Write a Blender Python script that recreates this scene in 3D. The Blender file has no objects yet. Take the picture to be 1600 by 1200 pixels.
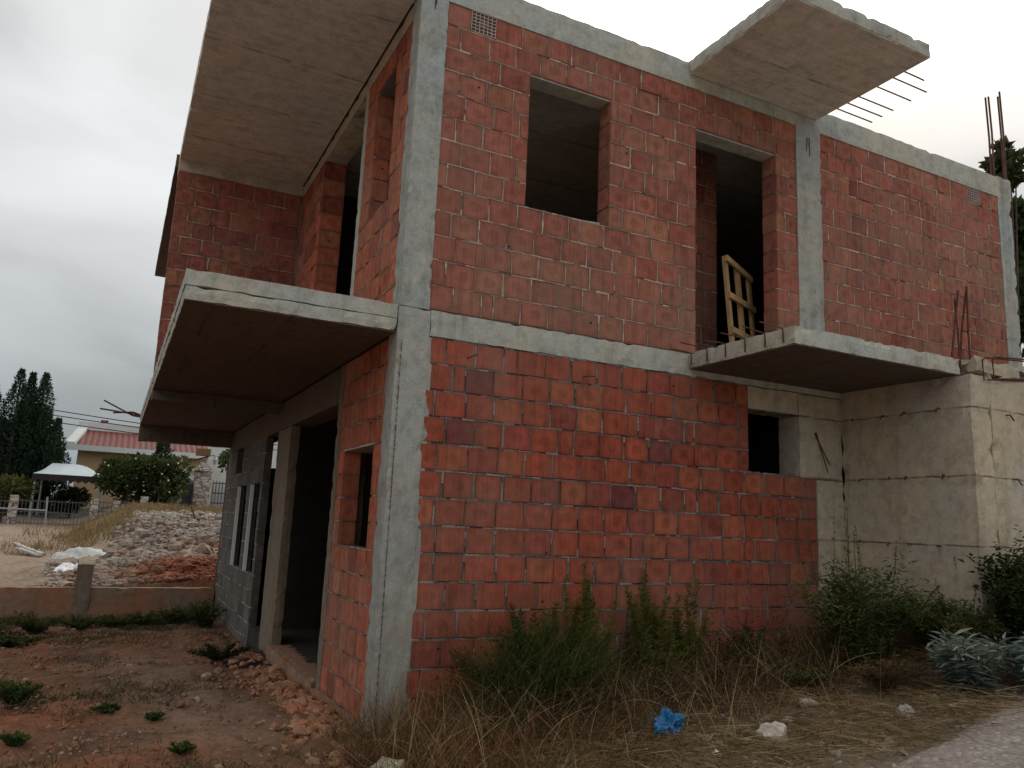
import bpy, math, random
from mathutils import Vector, Matrix, noise as mn
R = math.radians
sc = bpy.context.scene
C = bpy.data.collections.new('site'); sc.collection.children.link(C)

# ------------------------------------------------------------------ helpers
def N(x, y, z=0.0): return mn.noise(Vector((x, y, z)))
def sstep(a, b, x):
    t = min(1, max(0, (x-a)/(b-a))); return t*t*(3-2*t)
def lerp(a, b, t): return a+(b-a)*t
def mixc(a, b, t): return tuple(lerp(a[i], b[i], t) for i in range(3))

class MB:
    def __init__(s): s.v = []; s.f = []; s.c = []; s.m = []; s.uv = None
    def face(s, idx, col=(1, 1, 1), mat=0): s.f.append(idx); s.c.append(col); s.m.append(mat)
    def quad(s, a, b, c, d, col=(1, 1, 1), mat=0):
        n = len(s.v); s.v += [a, b, c, d]; s.face((n, n+1, n+2, n+3), col, mat)
    def tri(s, a, b, c, col=(1, 1, 1), mat=0):
        n = len(s.v); s.v += [a, b, c]; s.face((n, n+1, n+2), col, mat)
    def box(s, x0, x1, y0, y1, z0, z1, col=(1, 1, 1), mat=0):
        n = len(s.v)
        s.v += [(x0,y0,z0),(x1,y0,z0),(x1,y1,z0),(x0,y1,z0),(x0,y0,z1),(x1,y0,z1),(x1,y1,z1),(x0,y1,z1)]
        for q in ((0,3,2,1),(4,5,6,7),(0,1,5,4),(1,2,6,5),(2,3,7,6),(3,0,4,7)):
            s.face(tuple(n+i for i in q), col, mat)
    def obox(s, a, b, w, h, up=(0,0,1), col=(1,1,1), mat=0):
        """box beam from a to b, width w, height h"""
        a = Vector(a); b = Vector(b); d = (b-a).normalized(); u = Vector(up)
        sd = d.cross(u)
        if sd.length < 1e-4: sd = d.cross(Vector((0,1,0)))
        sd.normalize(); u = sd.cross(d).normalized()
        n = len(s.v)
        for p in (a, b):
            for i, j in ((-1,-1),(1,-1),(1,1),(-1,1)):
                s.v.append(tuple(p+sd*(i*w/2)+u*(j*h/2)))
        for q in ((0,1,2,3),(7,6,5,4),(0,4,5,1),(1,5,6,2),(2,6,7,3),(3,7,4,0)):
            s.face(tuple(n+i for i in q), col, mat)
    def tube(s, pts, r, seg=6, col=(1,1,1), mat=0, cap=True):
        pts = [Vector(p) for p in pts]; rr = r if isinstance(r, (list, tuple)) else [r]*len(pts)
        rings = []
        for i, p in enumerate(pts):
            d = (pts[min(i+1, len(pts)-1)]-pts[max(i-1, 0)]).normalized()
            a = d.cross(Vector((0,0,1)))
            if a.length < .05: a = d.cross(Vector((0,1,0)))
            a.normalize(); b = d.cross(a)
            n = len(s.v)
            for k in range(seg):
                t = 2*math.pi*k/seg
                s.v.append(tuple(p+a*(math.cos(t)*rr[i])+b*(math.sin(t)*rr[i])))
            rings.append(n)
        for i in range(len(rings)-1):
            for k in range(seg):
                s.face((rings[i]+k, rings[i]+(k+1) % seg, rings[i+1]+(k+1) % seg, rings[i+1]+k), col, mat)
        if cap:
            s.face(tuple(rings[0]+k for k in range(seg))[::-1], col, mat)
            s.face(tuple(rings[-1]+k for k in range(seg)), col, mat)
    def rough(s, x0, x1, y0, y1, z0, z1, seg=.07, jit=.0025, chip=.007, col=(1,1,1), mat=0, sd=0.0):
        """box with cast-concrete unevenness and chipped edges"""
        def disp(p):
            x, y, z = p
            q = Vector((x*9+sd, y*9-sd, z*9)); q2 = Vector((x*2.3-sd, y*2.3, z*2.3+sd))
            d = Vector((mn.noise(q), mn.noise(q+Vector((31,7,3))), mn.noise(q+Vector((5,77,19)))))*jit
            d += Vector((mn.noise(q2), mn.noise(q2+Vector((9,3,2))), mn.noise(q2+Vector((4,8,1)))))*jit*.9
            e = [abs(x-x0) < 1e-5, abs(x-x1) < 1e-5, abs(y-y0) < 1e-5, abs(y-y1) < 1e-5, abs(z-z0) < 1e-5, abs(z-z1) < 1e-5]
            if sum(e) >= 2:
                k = max(0, mn.noise(Vector((x*13+sd*3, y*13, z*13)))-.05)*chip*2.6 + .002
                d += Vector((k*(e[0]-e[1]), k*(e[2]-e[3]), k*(e[4]-e[5])))
            return (x+d.x, y+d.y, z+d.z)
        nx = max(1, min(90, round((x1-x0)/seg))); ny = max(1, min(90, round((y1-y0)/seg))); nz = max(1, min(60, round((z1-z0)/seg)))
        def grid(fn, na, nb, flip):
            n = len(s.v)
            for i in range(na+1):
                for j in range(nb+1): s.v.append(disp(fn(i/na, j/nb)))
            for i in range(na):
                for j in range(nb):
                    q = (n+i*(nb+1)+j, n+(i+1)*(nb+1)+j, n+(i+1)*(nb+1)+j+1, n+i*(nb+1)+j+1)
                    s.face(q[::-1] if flip else q, col, mat)
        L = lambda a, b, t: a if t == 0 else (b if t == 1 else a+(b-a)*t)
        grid(lambda a, b: (L(x0,x1,a), y0, L(z0,z1,b)), nx, nz, False)
        grid(lambda a, b: (L(x0,x1,a), y1, L(z0,z1,b)), nx, nz, True)
        grid(lambda a, b: (x0, L(y0,y1,a), L(z0,z1,b)), ny, nz, True)
        grid(lambda a, b: (x1, L(y0,y1,a), L(z0,z1,b)), ny, nz, False)
        grid(lambda a, b: (L(x0,x1,a), L(y0,y1,b), z0), nx, ny, True)
        grid(lambda a, b: (L(x0,x1,a), L(y0,y1,b), z1), nx, ny, False)
    def rock(s, c, r, sq=(1,1,.7), col=(1,1,1), rnd=random, sub=1, mat=0):
        t = (1+5**.5)/2
        vs = [Vector(p).normalized() for p in ((-1,t,0),(1,t,0),(-1,-t,0),(1,-t,0),(0,-1,t),(0,1,t),(0,-1,-t),(0,1,-t),(t,0,-1),(t,0,1),(-t,0,-1),(-t,0,1))]
        fs = [(0,11,5),(0,5,1),(0,1,7),(0,7,10),(0,10,11),(1,5,9),(5,11,4),(11,10,2),(10,7,6),(7,1,8),(3,9,4),(3,4,2),(3,2,6),(3,6,8),(3,8,9),(4,9,5),(2,4,11),(6,2,10),(8,6,7),(9,8,1)]
        for _ in range(sub-1):
            cache = {}; nf = []
            def mid(a, b):
                k = (min(a,b), max(a,b))
                if k not in cache: cache[k] = len(vs); vs.append(((vs[a]+vs[b])/2).normalized())
                return cache[k]
            for a, b, d in fs:
                ab, bd, da = mid(a,b), mid(b,d), mid(d,a); nf += [(a,ab,da),(b,bd,ab),(d,da,bd),(ab,bd,da)]
            fs = nf
        o = Vector((rnd.uniform(0,99), rnd.uniform(0,99), rnd.uniform(0,99)))
        rot = Matrix.Rotation(rnd.uniform(0,6.28), 3, 'Z') @ Matrix.Rotation(rnd.uniform(-.5,.5), 3, 'X')
        n = len(s.v); c = Vector(c)
        for p in vs:
            k = r*(1+.45*mn.noise(p*1.3+o)+.2*mn.noise(p*3.1+o))
            # flatten some facets
            q = rot @ Vector((p.x*k*sq[0], p.y*k*sq[1], p.z*k*sq[2]))
            s.v.append(tuple(c+q))
        for f in fs:
            g = rnd.uniform(.85, 1.12); s.face(tuple(n+i for i in f), tuple(x*g for x in col), mat)
    def leaf(s, p, d, nrm, L, W, col, mat=0):
        """pointed leaf: two quads folded along the midrib"""
        d = Vector(d).normalized(); sd = d.cross(Vector(nrm))
        if sd.length < 1e-3: sd = d.cross(Vector((1,.3,.2)))
        sd.normalize(); up = sd.cross(d); p = Vector(p)
        n = len(s.v)
        s.v += [tuple(p), tuple(p+d*L*.45+sd*W*.5+up*W*.15), tuple(p+d*L-up*L*.12), tuple(p+d*L*.45-sd*W*.5+up*W*.15)]
        s.face((n, n+1, n+2, n+3), col, mat)
    def blade(s, p, d, L, w, droop, col, rnd, mat=0, seg=3):
        p = Vector(p); d = Vector(d).normalized()
        sd = d.cross(Vector((rnd.uniform(-1,1), rnd.uniform(-1,1), .2)))
        if sd.length < 1e-3: sd = Vector((1,0,0))
        sd.normalize(); n = len(s.v)
        for i in range(seg+1):
            t = i/seg; ww = w*(1-t*.85)/2
            s.v += [tuple(p-sd*ww), tuple(p+sd*ww)]
            p = p+d*(L/seg); d = (d+Vector((d.x*.3, d.y*.3, -droop))*(1/seg)).normalized()
        for i in range(seg): s.face((n+2*i, n+2*i+1, n+2*i+3, n+2*i+2), col, mat)
    def build(s, name, mats, parent=None, smooth=False):
        me = bpy.data.meshes.new(name); me.from_pydata(s.v, [], s.f)
        if not isinstance(mats, (list, tuple)): mats = [mats]
        for m in mats: me.materials.append(m)
        at = me.attributes.new('tint', 'FLOAT_COLOR', 'FACE')
        flat = []
        for c in s.c: flat += [c[0], c[1], c[2], 1.0]
        at.data.foreach_set('color', flat)
        me.polygons.foreach_set('material_index', s.m)
        if s.uv:
            ul = me.uv_layers.new(name='UVMap'); ul.data.foreach_set('uv', s.uv)
        if smooth: me.polygons.foreach_set('use_smooth', [True]*len(s.f))
        me.update()
        o = bpy.data.objects.new(name, me); C.objects.link(o)
        if parent: o.parent = parent; o.matrix_parent_inverse = parent.matrix_world.inverted() if False else Matrix.Translation(-parent.location) if parent.type == 'EMPTY' else Matrix()
        return o

def tag(o, label=None, cat=None, group=None, kind=None):
    if label: o['label'] = label
    if cat: o['category'] = cat
    if group: o['group'] = group
    if kind: o['kind'] = kind
    return o
def empty(name, loc, label=None, cat=None, group=None):
    o = bpy.data.objects.new(name, None); o.location = loc; o.empty_display_size = .1; C.objects.link(o)
    return tag(o, label, cat, group)
def copy_tree(o, parent=None):
    c = o.copy(); C.objects.link(c)
    if parent: c.parent = parent
    for ch in list(o.children): copy_tree(ch, c)
    return c

# ------------------------------------------------------------------ materials
def newmat(name):
    m = bpy.data.materials.new(name); m.use_nodes = True; nt = m.node_tree
    b = nt.nodes['Principled BSDF']; b.inputs['Specular IOR Level'].default_value = .2
    return m, nt, b
class NB:
    """tiny node-building helper"""
    def __init__(s, nt): s.nt = nt
    def n(s, t, **k):
        x = s.nt.nodes.new(t)
        for a, b in k.items(): setattr(x, a, b)
        return x
    def link(s, a, b): s.nt.links.new(a, b)
    def pos(s, sc=(1,1,1), rot=(0,0,0)):
        g = s.n('ShaderNodeNewGeometry'); mp = s.n('ShaderNodeMapping'); mp.inputs['Scale'].default_value = sc; mp.inputs['Rotation'].default_value = rot
        s.link(g.outputs['Position'], mp.inputs['Vector']); return mp.outputs[0]
    def noise(s, vec, scale=5, det=5, rough=.6, dist=0):
        x = s.n('ShaderNodeTexNoise'); x.inputs['Scale'].default_value = scale; x.inputs['Detail'].default_value = det
        x.inputs['Roughness'].default_value = rough; x.inputs['Distortion'].default_value = dist
        s.link(vec, x.inputs['Vector']); return x.outputs['Fac']
    def ramp(s, fac, stops, interp='LINEAR'):
        x = s.n('ShaderNodeValToRGB'); x.color_ramp.interpolation = interp; e = x.color_ramp.elements
        while len(e) < len(stops): e.new(.5)
        for i, (p, c) in enumerate(stops):
            e[i].position = p; e[i].color = (c, c, c, 1) if isinstance(c, (int, float)) else (*c, 1)
        s.link(fac, x.inputs[0]); return x.outputs[0]
    def mix(s, a, b, fac, mode='MIX'):
        x = s.n('ShaderNodeMix', data_type='RGBA', blend_type=mode)
        for inp, v in ((x.inputs[0], fac), (x.inputs[6], a), (x.inputs[7], b)):
            if hasattr(v, 'node'): s.link(v, inp)
            elif isinstance(v, (int, float)): inp.default_value = v if inp == x.inputs[0] else (v, v, v, 1)
            else: inp.default_value = (*v, 1)
        return x.outputs[2]
    def math(s, op, a, b=0, c=None):
        x = s.n('ShaderNodeMath', operation=op)
        for i, v in enumerate((a, b) if c is None else (a, b, c)):
            if hasattr(v, 'node'): s.link(v, x.inputs[i])
            else: x.inputs[i].default_value = v
        return x.outputs[0]
    def attr(s, name='tint'):
        x = s.n('ShaderNodeAttribute', attribute_name=name); return x.outputs['Color']
    def bump(s, h, b, strength=.3, dist=.01):
        x = s.n('ShaderNodeBump'); x.inputs['Strength'].default_value = strength; x.inputs['Distance'].default_value = dist
        s.link(h, x.inputs['Height']); s.link(x.outputs[0], b.inputs['Normal'])

def simple(name, col, rough=.85, scale=8, var=.3, bump=.2, bd=.01, det=6, tint=False, spec=.2, metal=0):
    m, nt, b = newmat(name); k = NB(nt); p = k.pos()
    f = k.noise(p, scale, det); f2 = k.noise(p, scale*.17, 3)
    c = k.ramp(f, [(.25, 1-var), (.75, 1+var*.7)]); c2 = k.ramp(f2, [(.3, 1-var*.7), (.7, 1+var*.5)])
    base = k.attr() if tint else None
    col_ = k.mix(k.mix(base if tint else col, c, 1.0, 'MULTIPLY'), c2, 1.0, 'MULTIPLY')
    if tint: col_ = k.mix(col_, col, 1.0, 'MULTIPLY')
    k.link(col_, b.inputs['Base Color']); b.inputs['Roughness'].default_value = rough; b.inputs['Metallic'].default_value = metal
    b.inputs['Specular IOR Level'].default_value = spec
    if bump: k.bump(f, b, bump, bd)
    return m

def concrete(name, col, warm=(1.12,1.0,.84), stain=.55, boards=None, lines=None, pits=True, runz=True, dirt=0):
    m, nt, b = newmat(name); k = NB(nt); p = k.pos()
    n1 = k.noise(p, 1.3, 6, .65); n2 = k.noise(p, 9, 8, .7); n3 = k.noise(p, 70, 4, .6)
    c = k.mix(col, tuple(col[i]*warm[i] for i in range(3)), k.ramp(n1, [(.38, 0), (.62, 1)]))
    c = k.mix(c, k.ramp(n2, [(.25, .62), (.5, .98), (.8, 1.18)]), 1.0, 'MULTIPLY')
    c = k.mix(c, k.ramp(n3, [(.3, .8), (.7, 1.12)]), .8, 'MULTIPLY')
    # light lime bloom patches
    c = k.mix(c, tuple(min(.75, x*1.5) for x in col), k.math('MULTIPLY', k.ramp(k.noise(p, 2.6, 6, .75), [(.56, 0), (.7, 1)]), .35))
    if runz:   # rain runs: noise stretched along z
        pz = k.pos((3.2, 3.2, .3)); rn = k.noise(pz, 1.6, 4, .6)
        c = k.mix(c, k.ramp(rn, [(.30, 1-stain), (.47, 1)]), .5, 'MULTIPLY')
    blot = k.noise(p, 3.1, 5, .8, .6)
    c = k.mix(c, k.ramp(blot, [(.3, .5), (.44, 1)]), stain, 'MULTIPLY')
    h = k.math('ADD', k.math('MULTIPLY', n2, .6), k.math('MULTIPLY', n3, .35))
    if dirt:   # splashed soil and damp at the foot, fading upwards
        sx = k.n('ShaderNodeSeparateXYZ'); k.link(k.pos(), sx.inputs[0])
        zz = k.ramp(k.math('DIVIDE', sx.outputs[2], 4.0), [(0, 1), (.14, .75), (.45, .25), (.75, 0)])
        dm = k.math('MULTIPLY', zz, k.ramp(k.noise(k.pos((2.2,2.2,.9)), 2.4, 6, .75, .4), [(.36, .1), (.6, 1)]))
        c = k.mix(c, (.19, .13, .085), k.math('MULTIPLY', dm, dirt))
    if boards:   # shuttering-board imprint: stretched noise + joint lines across one axis
        ax, wid = boards
        s3 = [.8, .8, .8]; s3[ax] = 11
        g = k.noise(k.pos(tuple(s3)), 2, 3, .5)
        c = k.mix(c, k.ramp(g, [(.3, .82), (.7, 1.1)]), .7, 'MULTIPLY')
        sx = k.n('ShaderNodeSeparateXYZ'); k.link(k.pos(), sx.inputs[0])
        wob = k.math('MULTIPLY', k.math('SUBTRACT', k.noise(k.pos(), 2, 3), .5), .05)
        fr = k.math('FRACT', k.math('DIVIDE', k.math('ADD', sx.outputs[ax], wob), wid))
        ln = k.math('LESS_THAN', k.math('ABSOLUTE', k.math('SUBTRACT', fr, .5)), .016)
        msk = k.math('MULTIPLY', ln, k.ramp(k.noise(k.pos(), 3.4, 3), [(.42, 0), (.6, 1)]))
        c = k.mix(c, tuple(x*.35 for x in col), k.math('MULTIPLY', msk, .7))
        h = k.math('SUBTRACT', h, k.math('MULTIPLY', msk, 1.0))
    if lines:    # cold joints of lifts at fixed height spacing
        z0, dz = lines
        sx = k.n('ShaderNodeSeparateXYZ'); k.link(k.pos(), sx.inputs[0])
        wob = k.math('MULTIPLY', k.math('SUBTRACT', k.noise(k.pos(), 5, 4), .5), .035)
        fr = k.math('FRACT', k.math('DIVIDE', k.math('ADD', k.math('SUBTRACT', sx.outputs[2], z0), wob), dz))
        dd = k.math('ABSOLUTE', k.math('SUBTRACT', fr, .5))
        msk = k.math('MULTIPLY', k.ramp(dd, [(.006, 1), (.02, 0)]), k.ramp(k.noise(k.pos(), 6, 4), [(.36, .15), (.58, 1)]))
        c = k.mix(c, tuple(x*.22 for x in col), k.math('MULTIPLY', msk, .9))
        below = k.math('MULTIPLY', k.ramp(fr, [(.3, 0), (.5, .5), (.501, 0)]), k.ramp(k.noise(k.pos((9, 9, .5)), 1.5, 4), [(.45, 0), (.65, 1)]))
        c = k.mix(c, tuple(x*.4 for x in col), k.math('MULTIPLY', below, .6))
        h = k.math('SUBTRACT', h, msk)
    if pits:
        v = k.n('ShaderNodeTexVoronoi'); v.inputs['Scale'].default_value = 26; k.link(k.pos(), v.inputs['Vector'])
        pit = k.math('MULTIPLY', k.ramp(v.outputs['Distance'], [(.07, 1), (.13, 0)]), k.ramp(k.noise(p, 4, 2), [(.5, 0), (.56, 1)]))
        c = k.mix(c, tuple(x*.3 for x in col), k.math('MULTIPLY', pit, .8)); h = k.math('SUBTRACT', h, pit)
    k.link(c, b.inputs['Base Color']); b.inputs['Roughness'].default_value = .92
    k.bump(h, b, .45, .012); return m

def brick_mat():
    m, nt, b = newmat('clay_block'); k = NB(nt); p = k.pos()
    c = k.attr()
    fine = k.noise(k.pos((34, 34, 1.3)), 2.2, 4, .6)      # combed vertical grooves
    c = k.mix(c, k.ramp(fine, [(.28, .74), (.7, 1.2)]), .8, 'MULTIPLY')
    mid = k.noise(p, 7, 6, .7)
    c = k.mix(c, k.ramp(mid, [(.25, .56), (.5, 1.0), (.78, 1.32)]), .95, 'MULTIPLY')
    # firing ring in the middle of the face
    uv = k.n('ShaderNodeTexCoord'); sp = k.n('ShaderNodeSeparateXYZ'); k.link(uv.outputs['UV'], sp.inputs[0])
    dx = k.math('ABSOLUTE', k.math('SUBTRACT', sp.outputs[0], .5)); dy = k.math('ABSOLUTE', k.math('SUBTRACT', sp.outputs[1], .5))
    r = k.math('POWER', k.math('ADD', k.math('POWER', dx, 2.6), k.math('POWER', dy, 2.6)), 1/2.6)
    r = k.math('ADD', r, k.math('MULTIPLY', k.math('SUBTRACT', k.noise(p, 14, 3), .5), .16))
    ring = k.ramp(r, [(.08, .8), (.2, .8), (.27, 1.16), (.36, 1.02), (.44, 1.0), (.5, .72)])
    c = k.mix(c, ring, k.ramp(k.noise(p, 1.7, 2), [(.35, .15), (.65, .95)]), 'MULTIPLY')
    # grey lime / weather film
    big = k.noise(p, .8, 5, .65)
    c = k.mix(c, (.235, .155, .115), k.math('MULTIPLY', k.ramp(big, [(.42, 0), (.66, 1)]), .5))
    bl = k.noise(p, 4.2, 5, .7, .5); c = k.mix(c, (.13, .055, .04), k.math('MULTIPLY', k.ramp(bl, [(.55, 0), (.72, 1)]), .5))
    runs = k.noise(k.pos((8, 8, .4)), 1.7, 4, .7)
    c = k.mix(c, k.ramp(runs, [(.33, .6), (.5, 1)]), .6, 'MULTIPLY')
    v = k.n('ShaderNodeTexVoronoi'); v.inputs['Scale'].default_value = 5.3; k.link(p, v.inputs['Vector'])
    hole = k.math('MULTIPLY', k.ramp(v.outputs['Distance'], [(.045, 1), (.065, 0)]), k.ramp(k.noise(p, 2.2, 1), [(.5, 0), (.52, 1)]))
    c = k.mix(c, (.02, .012, .01), hole)
    k.link(c, b.inputs['Base Color']); b.inputs['Roughness'].default_value = .9
    k.bump(k.math('SUBTRACT', k.math('ADD', k.math('MULTIPLY', fine, .7), k.math('MULTIPLY', mid, .5)), hole), b, .35, .008)
    return m

def leafmat(name, gain=(1,1,1)):
    m = bpy.data.materials.new(name); m.use_nodes = True; nt = m.node_tree; nt.nodes.remove(nt.nodes['Principled BSDF']); k = NB(nt)
    c = k.mix(k.attr(), gain, 1.0, 'MULTIPLY'); c = k.mix(c, k.ramp(k.noise(k.pos(), 3, 4), [(.3, .6), (.7, 1.3)]), .8, 'MULTIPLY')
    d = k.n('ShaderNodeBsdfDiffuse'); t = k.n('ShaderNodeBsdfTranslucent'); x = k.n('ShaderNodeMixShader'); x.inputs[0].default_value = .25
    k.link(c, d.inputs[0]); k.link(c, t.inputs[0]); k.link(d.outputs[0], x.inputs[1]); k.link(t.outputs[0], x.inputs[2])
    k.link(x.outputs[0], nt.nodes['Material Output'].inputs[0]); return m

def ground_mat():
    m, nt, b = newmat('soil'); k = NB(nt); p = k.pos(); c = k.attr()
    n1 = k.noise(p, 2.2, 8, .72); n2 = k.noise(p, 16, 8, .75); n3 = k.noise(p, 90, 4, .7)
    c = k.mix(c, k.ramp(n1, [(.3, .55), (.5, 1), (.75, 1.35)]), .85, 'MULTIPLY')
    c = k.mix(c, k.ramp(n2, [(.3, .5), (.52, 1.0), (.78, 1.5)]), .85, 'MULTIPLY')
    c = k.mix(c, k.ramp(n3, [(.3, .7), (.7, 1.3)]), .8, 'MULTIPLY')
    c = k.mix(c, (.34, .26, .2), k.math('MULTIPLY', k.ramp(k.noise(p, 34, 3, .5), [(.66, 0), (.72, 1)]), .55))
    k.link(c, b.inputs['Base Color']); b.inputs['Roughness'].default_value = .95
    k.bump(k.math('ADD', n2, k.math('MULTIPLY', n3, .5)), b, .7, .03); return m

def road_mat():
    m, nt, b = newmat('old_concrete_road'); k = NB(nt); p = k.pos()
    v = k.n('ShaderNodeTexVoronoi'); v.inputs['Scale'].default_value = 30; k.link(p, v.inputs['Vector'])
    ag = k.ramp(v.outputs['Color'], [(0, (.17,.142,.118)), (.5, (.36,.31,.265)), (1, (.56,.5,.43))])
    c = k.mix(ag, (.3, .255, .215), k.ramp(v.outputs['Distance'], [(.2, 0), (.6, .8)]))
    c = k.mix(c, k.ramp(k.noise(p, 1.5, 6, .7), [(.3, .7), (.7, 1.2)]), .9, 'MULTIPLY')
    c = k.mix(c, k.ramp(k.noise(p, 60, 4), [(.3, .75), (.7, 1.2)]), .8, 'MULTIPLY')
    k.link(c, b.inputs['Base Color']); b.inputs['Roughness'].default_value = .9
    k.bump(k.math('SUBTRACT', k.noise(p, 50, 4), v.outputs['Distance']), b, .6, .015); return m

def stone_mat():
    m, nt, b = newmat('masonry_stone'); k = NB(nt); p = k.pos((1, 1, 2.2))
    v = k.n('ShaderNodeTexVoronoi'); v.inputs['Scale'].default_value = 3.6; k.link(p, v.inputs['Vector'])
    e = k.n('ShaderNodeTexVoronoi', feature='DISTANCE_TO_EDGE'); e.inputs['Scale'].default_value = 3.6; k.link(p, e.inputs['Vector'])
    c = k.ramp(v.outputs['Color'], [(0, (.2,.16,.13)), (.5, (.38,.33,.28)), (1, (.5,.44,.4))])
    c = k.mix(c, (.09, .07, .06), k.ramp(e.outputs['Distance'], [(.03, 1), (.08, 0)]))
    k.link(c, b.inputs['Base Color']); b.inputs['Roughness'].default_value = .9; k.bump(e.outputs['Distance'], b, .5, .05); return m

def tile_mat():
    m, nt, b = newmat('clay_roof_tile'); k = NB(nt); p = k.pos()
    w = k.n('ShaderNodeTexWave', bands_direction='X'); w.inputs['Scale'].default_value = 1.15; w.inputs['Distortion'].default_value = .4; k.link(p, w.inputs['Vector'])
    c = k.mix((.215, .048, .034), (.11, .027, .02), k.ramp(w.outputs['Fac'], [(.2, 1), (.6, 0)]))
    c = k.mix(c, k.ramp(k.noise(p, 3, 4), [(.3, .7), (.7, 1.2)]), .8, 'MULTIPLY')
    k.link(c, b.inputs['Base Color']); k.bump(w.outputs['Fac'], b, .6, .05); return m

M = dict(
    brick=brick_mat(),
    mortar=simple('mortar', (1,1,1), .95, 40, .35, .5, .01, tint=True),
    conc=concrete('cast_concrete', (.39,.41,.385)),
    conc_col=concrete('column_concrete', (.345,.372,.36), warm=(1.1,.98,.86), stain=.6, dirt=.75, pits=True),
    soffit=concrete('soffit_concrete', (.13,.10,.078), warm=(1.05,1,.92), stain=.42, boards=(0, .52), runz=False),  # lower undersides: shade put into a darkened concrete colour
    soffit_up=concrete('roof_soffit_concrete', (.62,.58,.53), warm=(1.05,1,.9), stain=.35, boards=(1, 1.05), runz=False),  # upper undersides: extra light put into a paler concrete colour
    pier=concrete('pier_concrete', (.19,.158,.122), stain=.5), inner=simple('dim_inner_concrete', (.04,.034,.028), .9, 4, .3, .2),  # inner walls: room shade put into a near-black colour
    conc_wall=concrete('retaining_concrete', (.43,.39,.315), warm=(1.12,1,.85), stain=.34, lines=(2.0-.29, .58)),
    conc_low=concrete('garden_wall_concrete', (.25,.175,.125), warm=(1.3,.85,.62), stain=.4, lines=(-.12,.62)),
    block=simple('grey_block', (.85,.83,.8), .95, 14, .35, .5, .01, tint=True),
    rebar=simple('rusty_steel', (.10,.042,.028), .75, 60, .5, .3, .002),
    wood=simple('raw_timber', (.42,.27,.13), .8, 12, .35, .3, .004),
    greywood=simple('weathered_timber', (.42,.4,.37), .85, 10, .5, .3, .005),
    plaster=simple('white_plaster', (.82,.82,.8), .8, 5, .12, .1),
    cream=simple('cream_render', (.44,.31,.18), .9, 2, .12, .1),
    white=simple('white_render', (.58,.6,.58), .9, 2, .1, .1),
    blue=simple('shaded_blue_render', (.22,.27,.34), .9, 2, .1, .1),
    dark=simple('dark_opening', (.03,.02,.02), .6, 5, .2, 0),
    iron=simple('painted_iron', (.09,.09,.095), .6, 20, .3, .1),
    galv=simple('galvanised_steel', (.33,.33,.33), .5, 20, .2, .1, metal=.3),
    sheet=simple('awning_sheet', (.45,.5,.52), .5, 3, .15, .1),
    tile=tile_mat(), stone=stone_mat(), soil=ground_mat(), road=road_mat(),
    pebble=simple('limestone', (1,1,1), .92, 20, .35, .5, .01, tint=True),
    bag=simple('blue_plastic', (.012,.13,.30), .4, 25, .4, .6, .02, spec=.5),
    paper=simple('white_scrap', (.7,.7,.68), .7, 25, .2, .4, .01),
    tarp=simple('grey_white_sacking', (.6,.6,.57), .7, 8, .35, .5, .03),
    leaf=leafmat('leaves', (1.2,1.2,1.15)), bark=simple('bark', (.09,.07,.055), .95, 15, .5, .6, .02),
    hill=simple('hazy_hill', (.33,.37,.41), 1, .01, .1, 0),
    wire=simple('cable_black', (.02,.02,.02), .6, 10, .1, 0),
)

# ------------------------------------------------------------------ terrain
def gz(x, y):
    """ground height"""
    if y < 9.4:
        z = -.035*max(0, y) + .02*min(0, y) if y > -30 else -.6
        z += .107*max(0, min(x, 14))*(1 if y < .3 else max(0, 1-(y-.3)/1.5))
        if x > 3.0 and y < .5:   # bank rising below the concrete wall
            z += .45*sstep(3.6, 5.6, x)*sstep(-2.3, -1.2, y)
        if -.5 < x < .3 and 0 < y < 4: z += .05*N(x*2, y*2)
    else:
        left = .12+(y-9.4)*.034
        right = .16+1.12*sstep(9.4, 17, y)+.016*max(0, y-15)
        z = lerp(left, right, sstep(-2.7, -.5, x+.03*(y-15)))
        z += .30*math.exp(-((x+.25)/.9)**2-((y-10.5)/1.0)**2)
        z += .22*math.exp(-((x+2.45)/.55)**2-((y-11)/.9)**2)
        if y > 34: z = lerp(z, 1.5, sstep(34, 44, y))
    if x > 4.7 and y > -1.2: z = 2.86 if y < 40 else z
    if y > -1.2 and x > 9: z = 2.9+.12*(x-9) if y < 60 else z
    return max(-2, min(z, 9))
def axis(lo, hi, step, far, mult=1.35):
    a = [lo+i*step for i in range(int(round((hi-lo)/step))+1)]
    s = step; x = lo; pre = []
    while x > -far: s *= mult; x -= s; pre.append(x)
    s = step; x = hi; post = []
    while x < far: s *= mult; x += s; post.append(x)
    return pre[::-1]+a+post
xs = axis(-4.2, 6.2, .055, 4000); ys = axis(-3.2, 12.0, .06, 4000)
RED = (.265, .10, .048); BROWN = (.19, .098, .055); PALE = (.24, .15, .098); DRY = (.16, .105, .06); SAND = (.30, .222, .16); WHITE = (.33, .25, .19)
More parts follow.
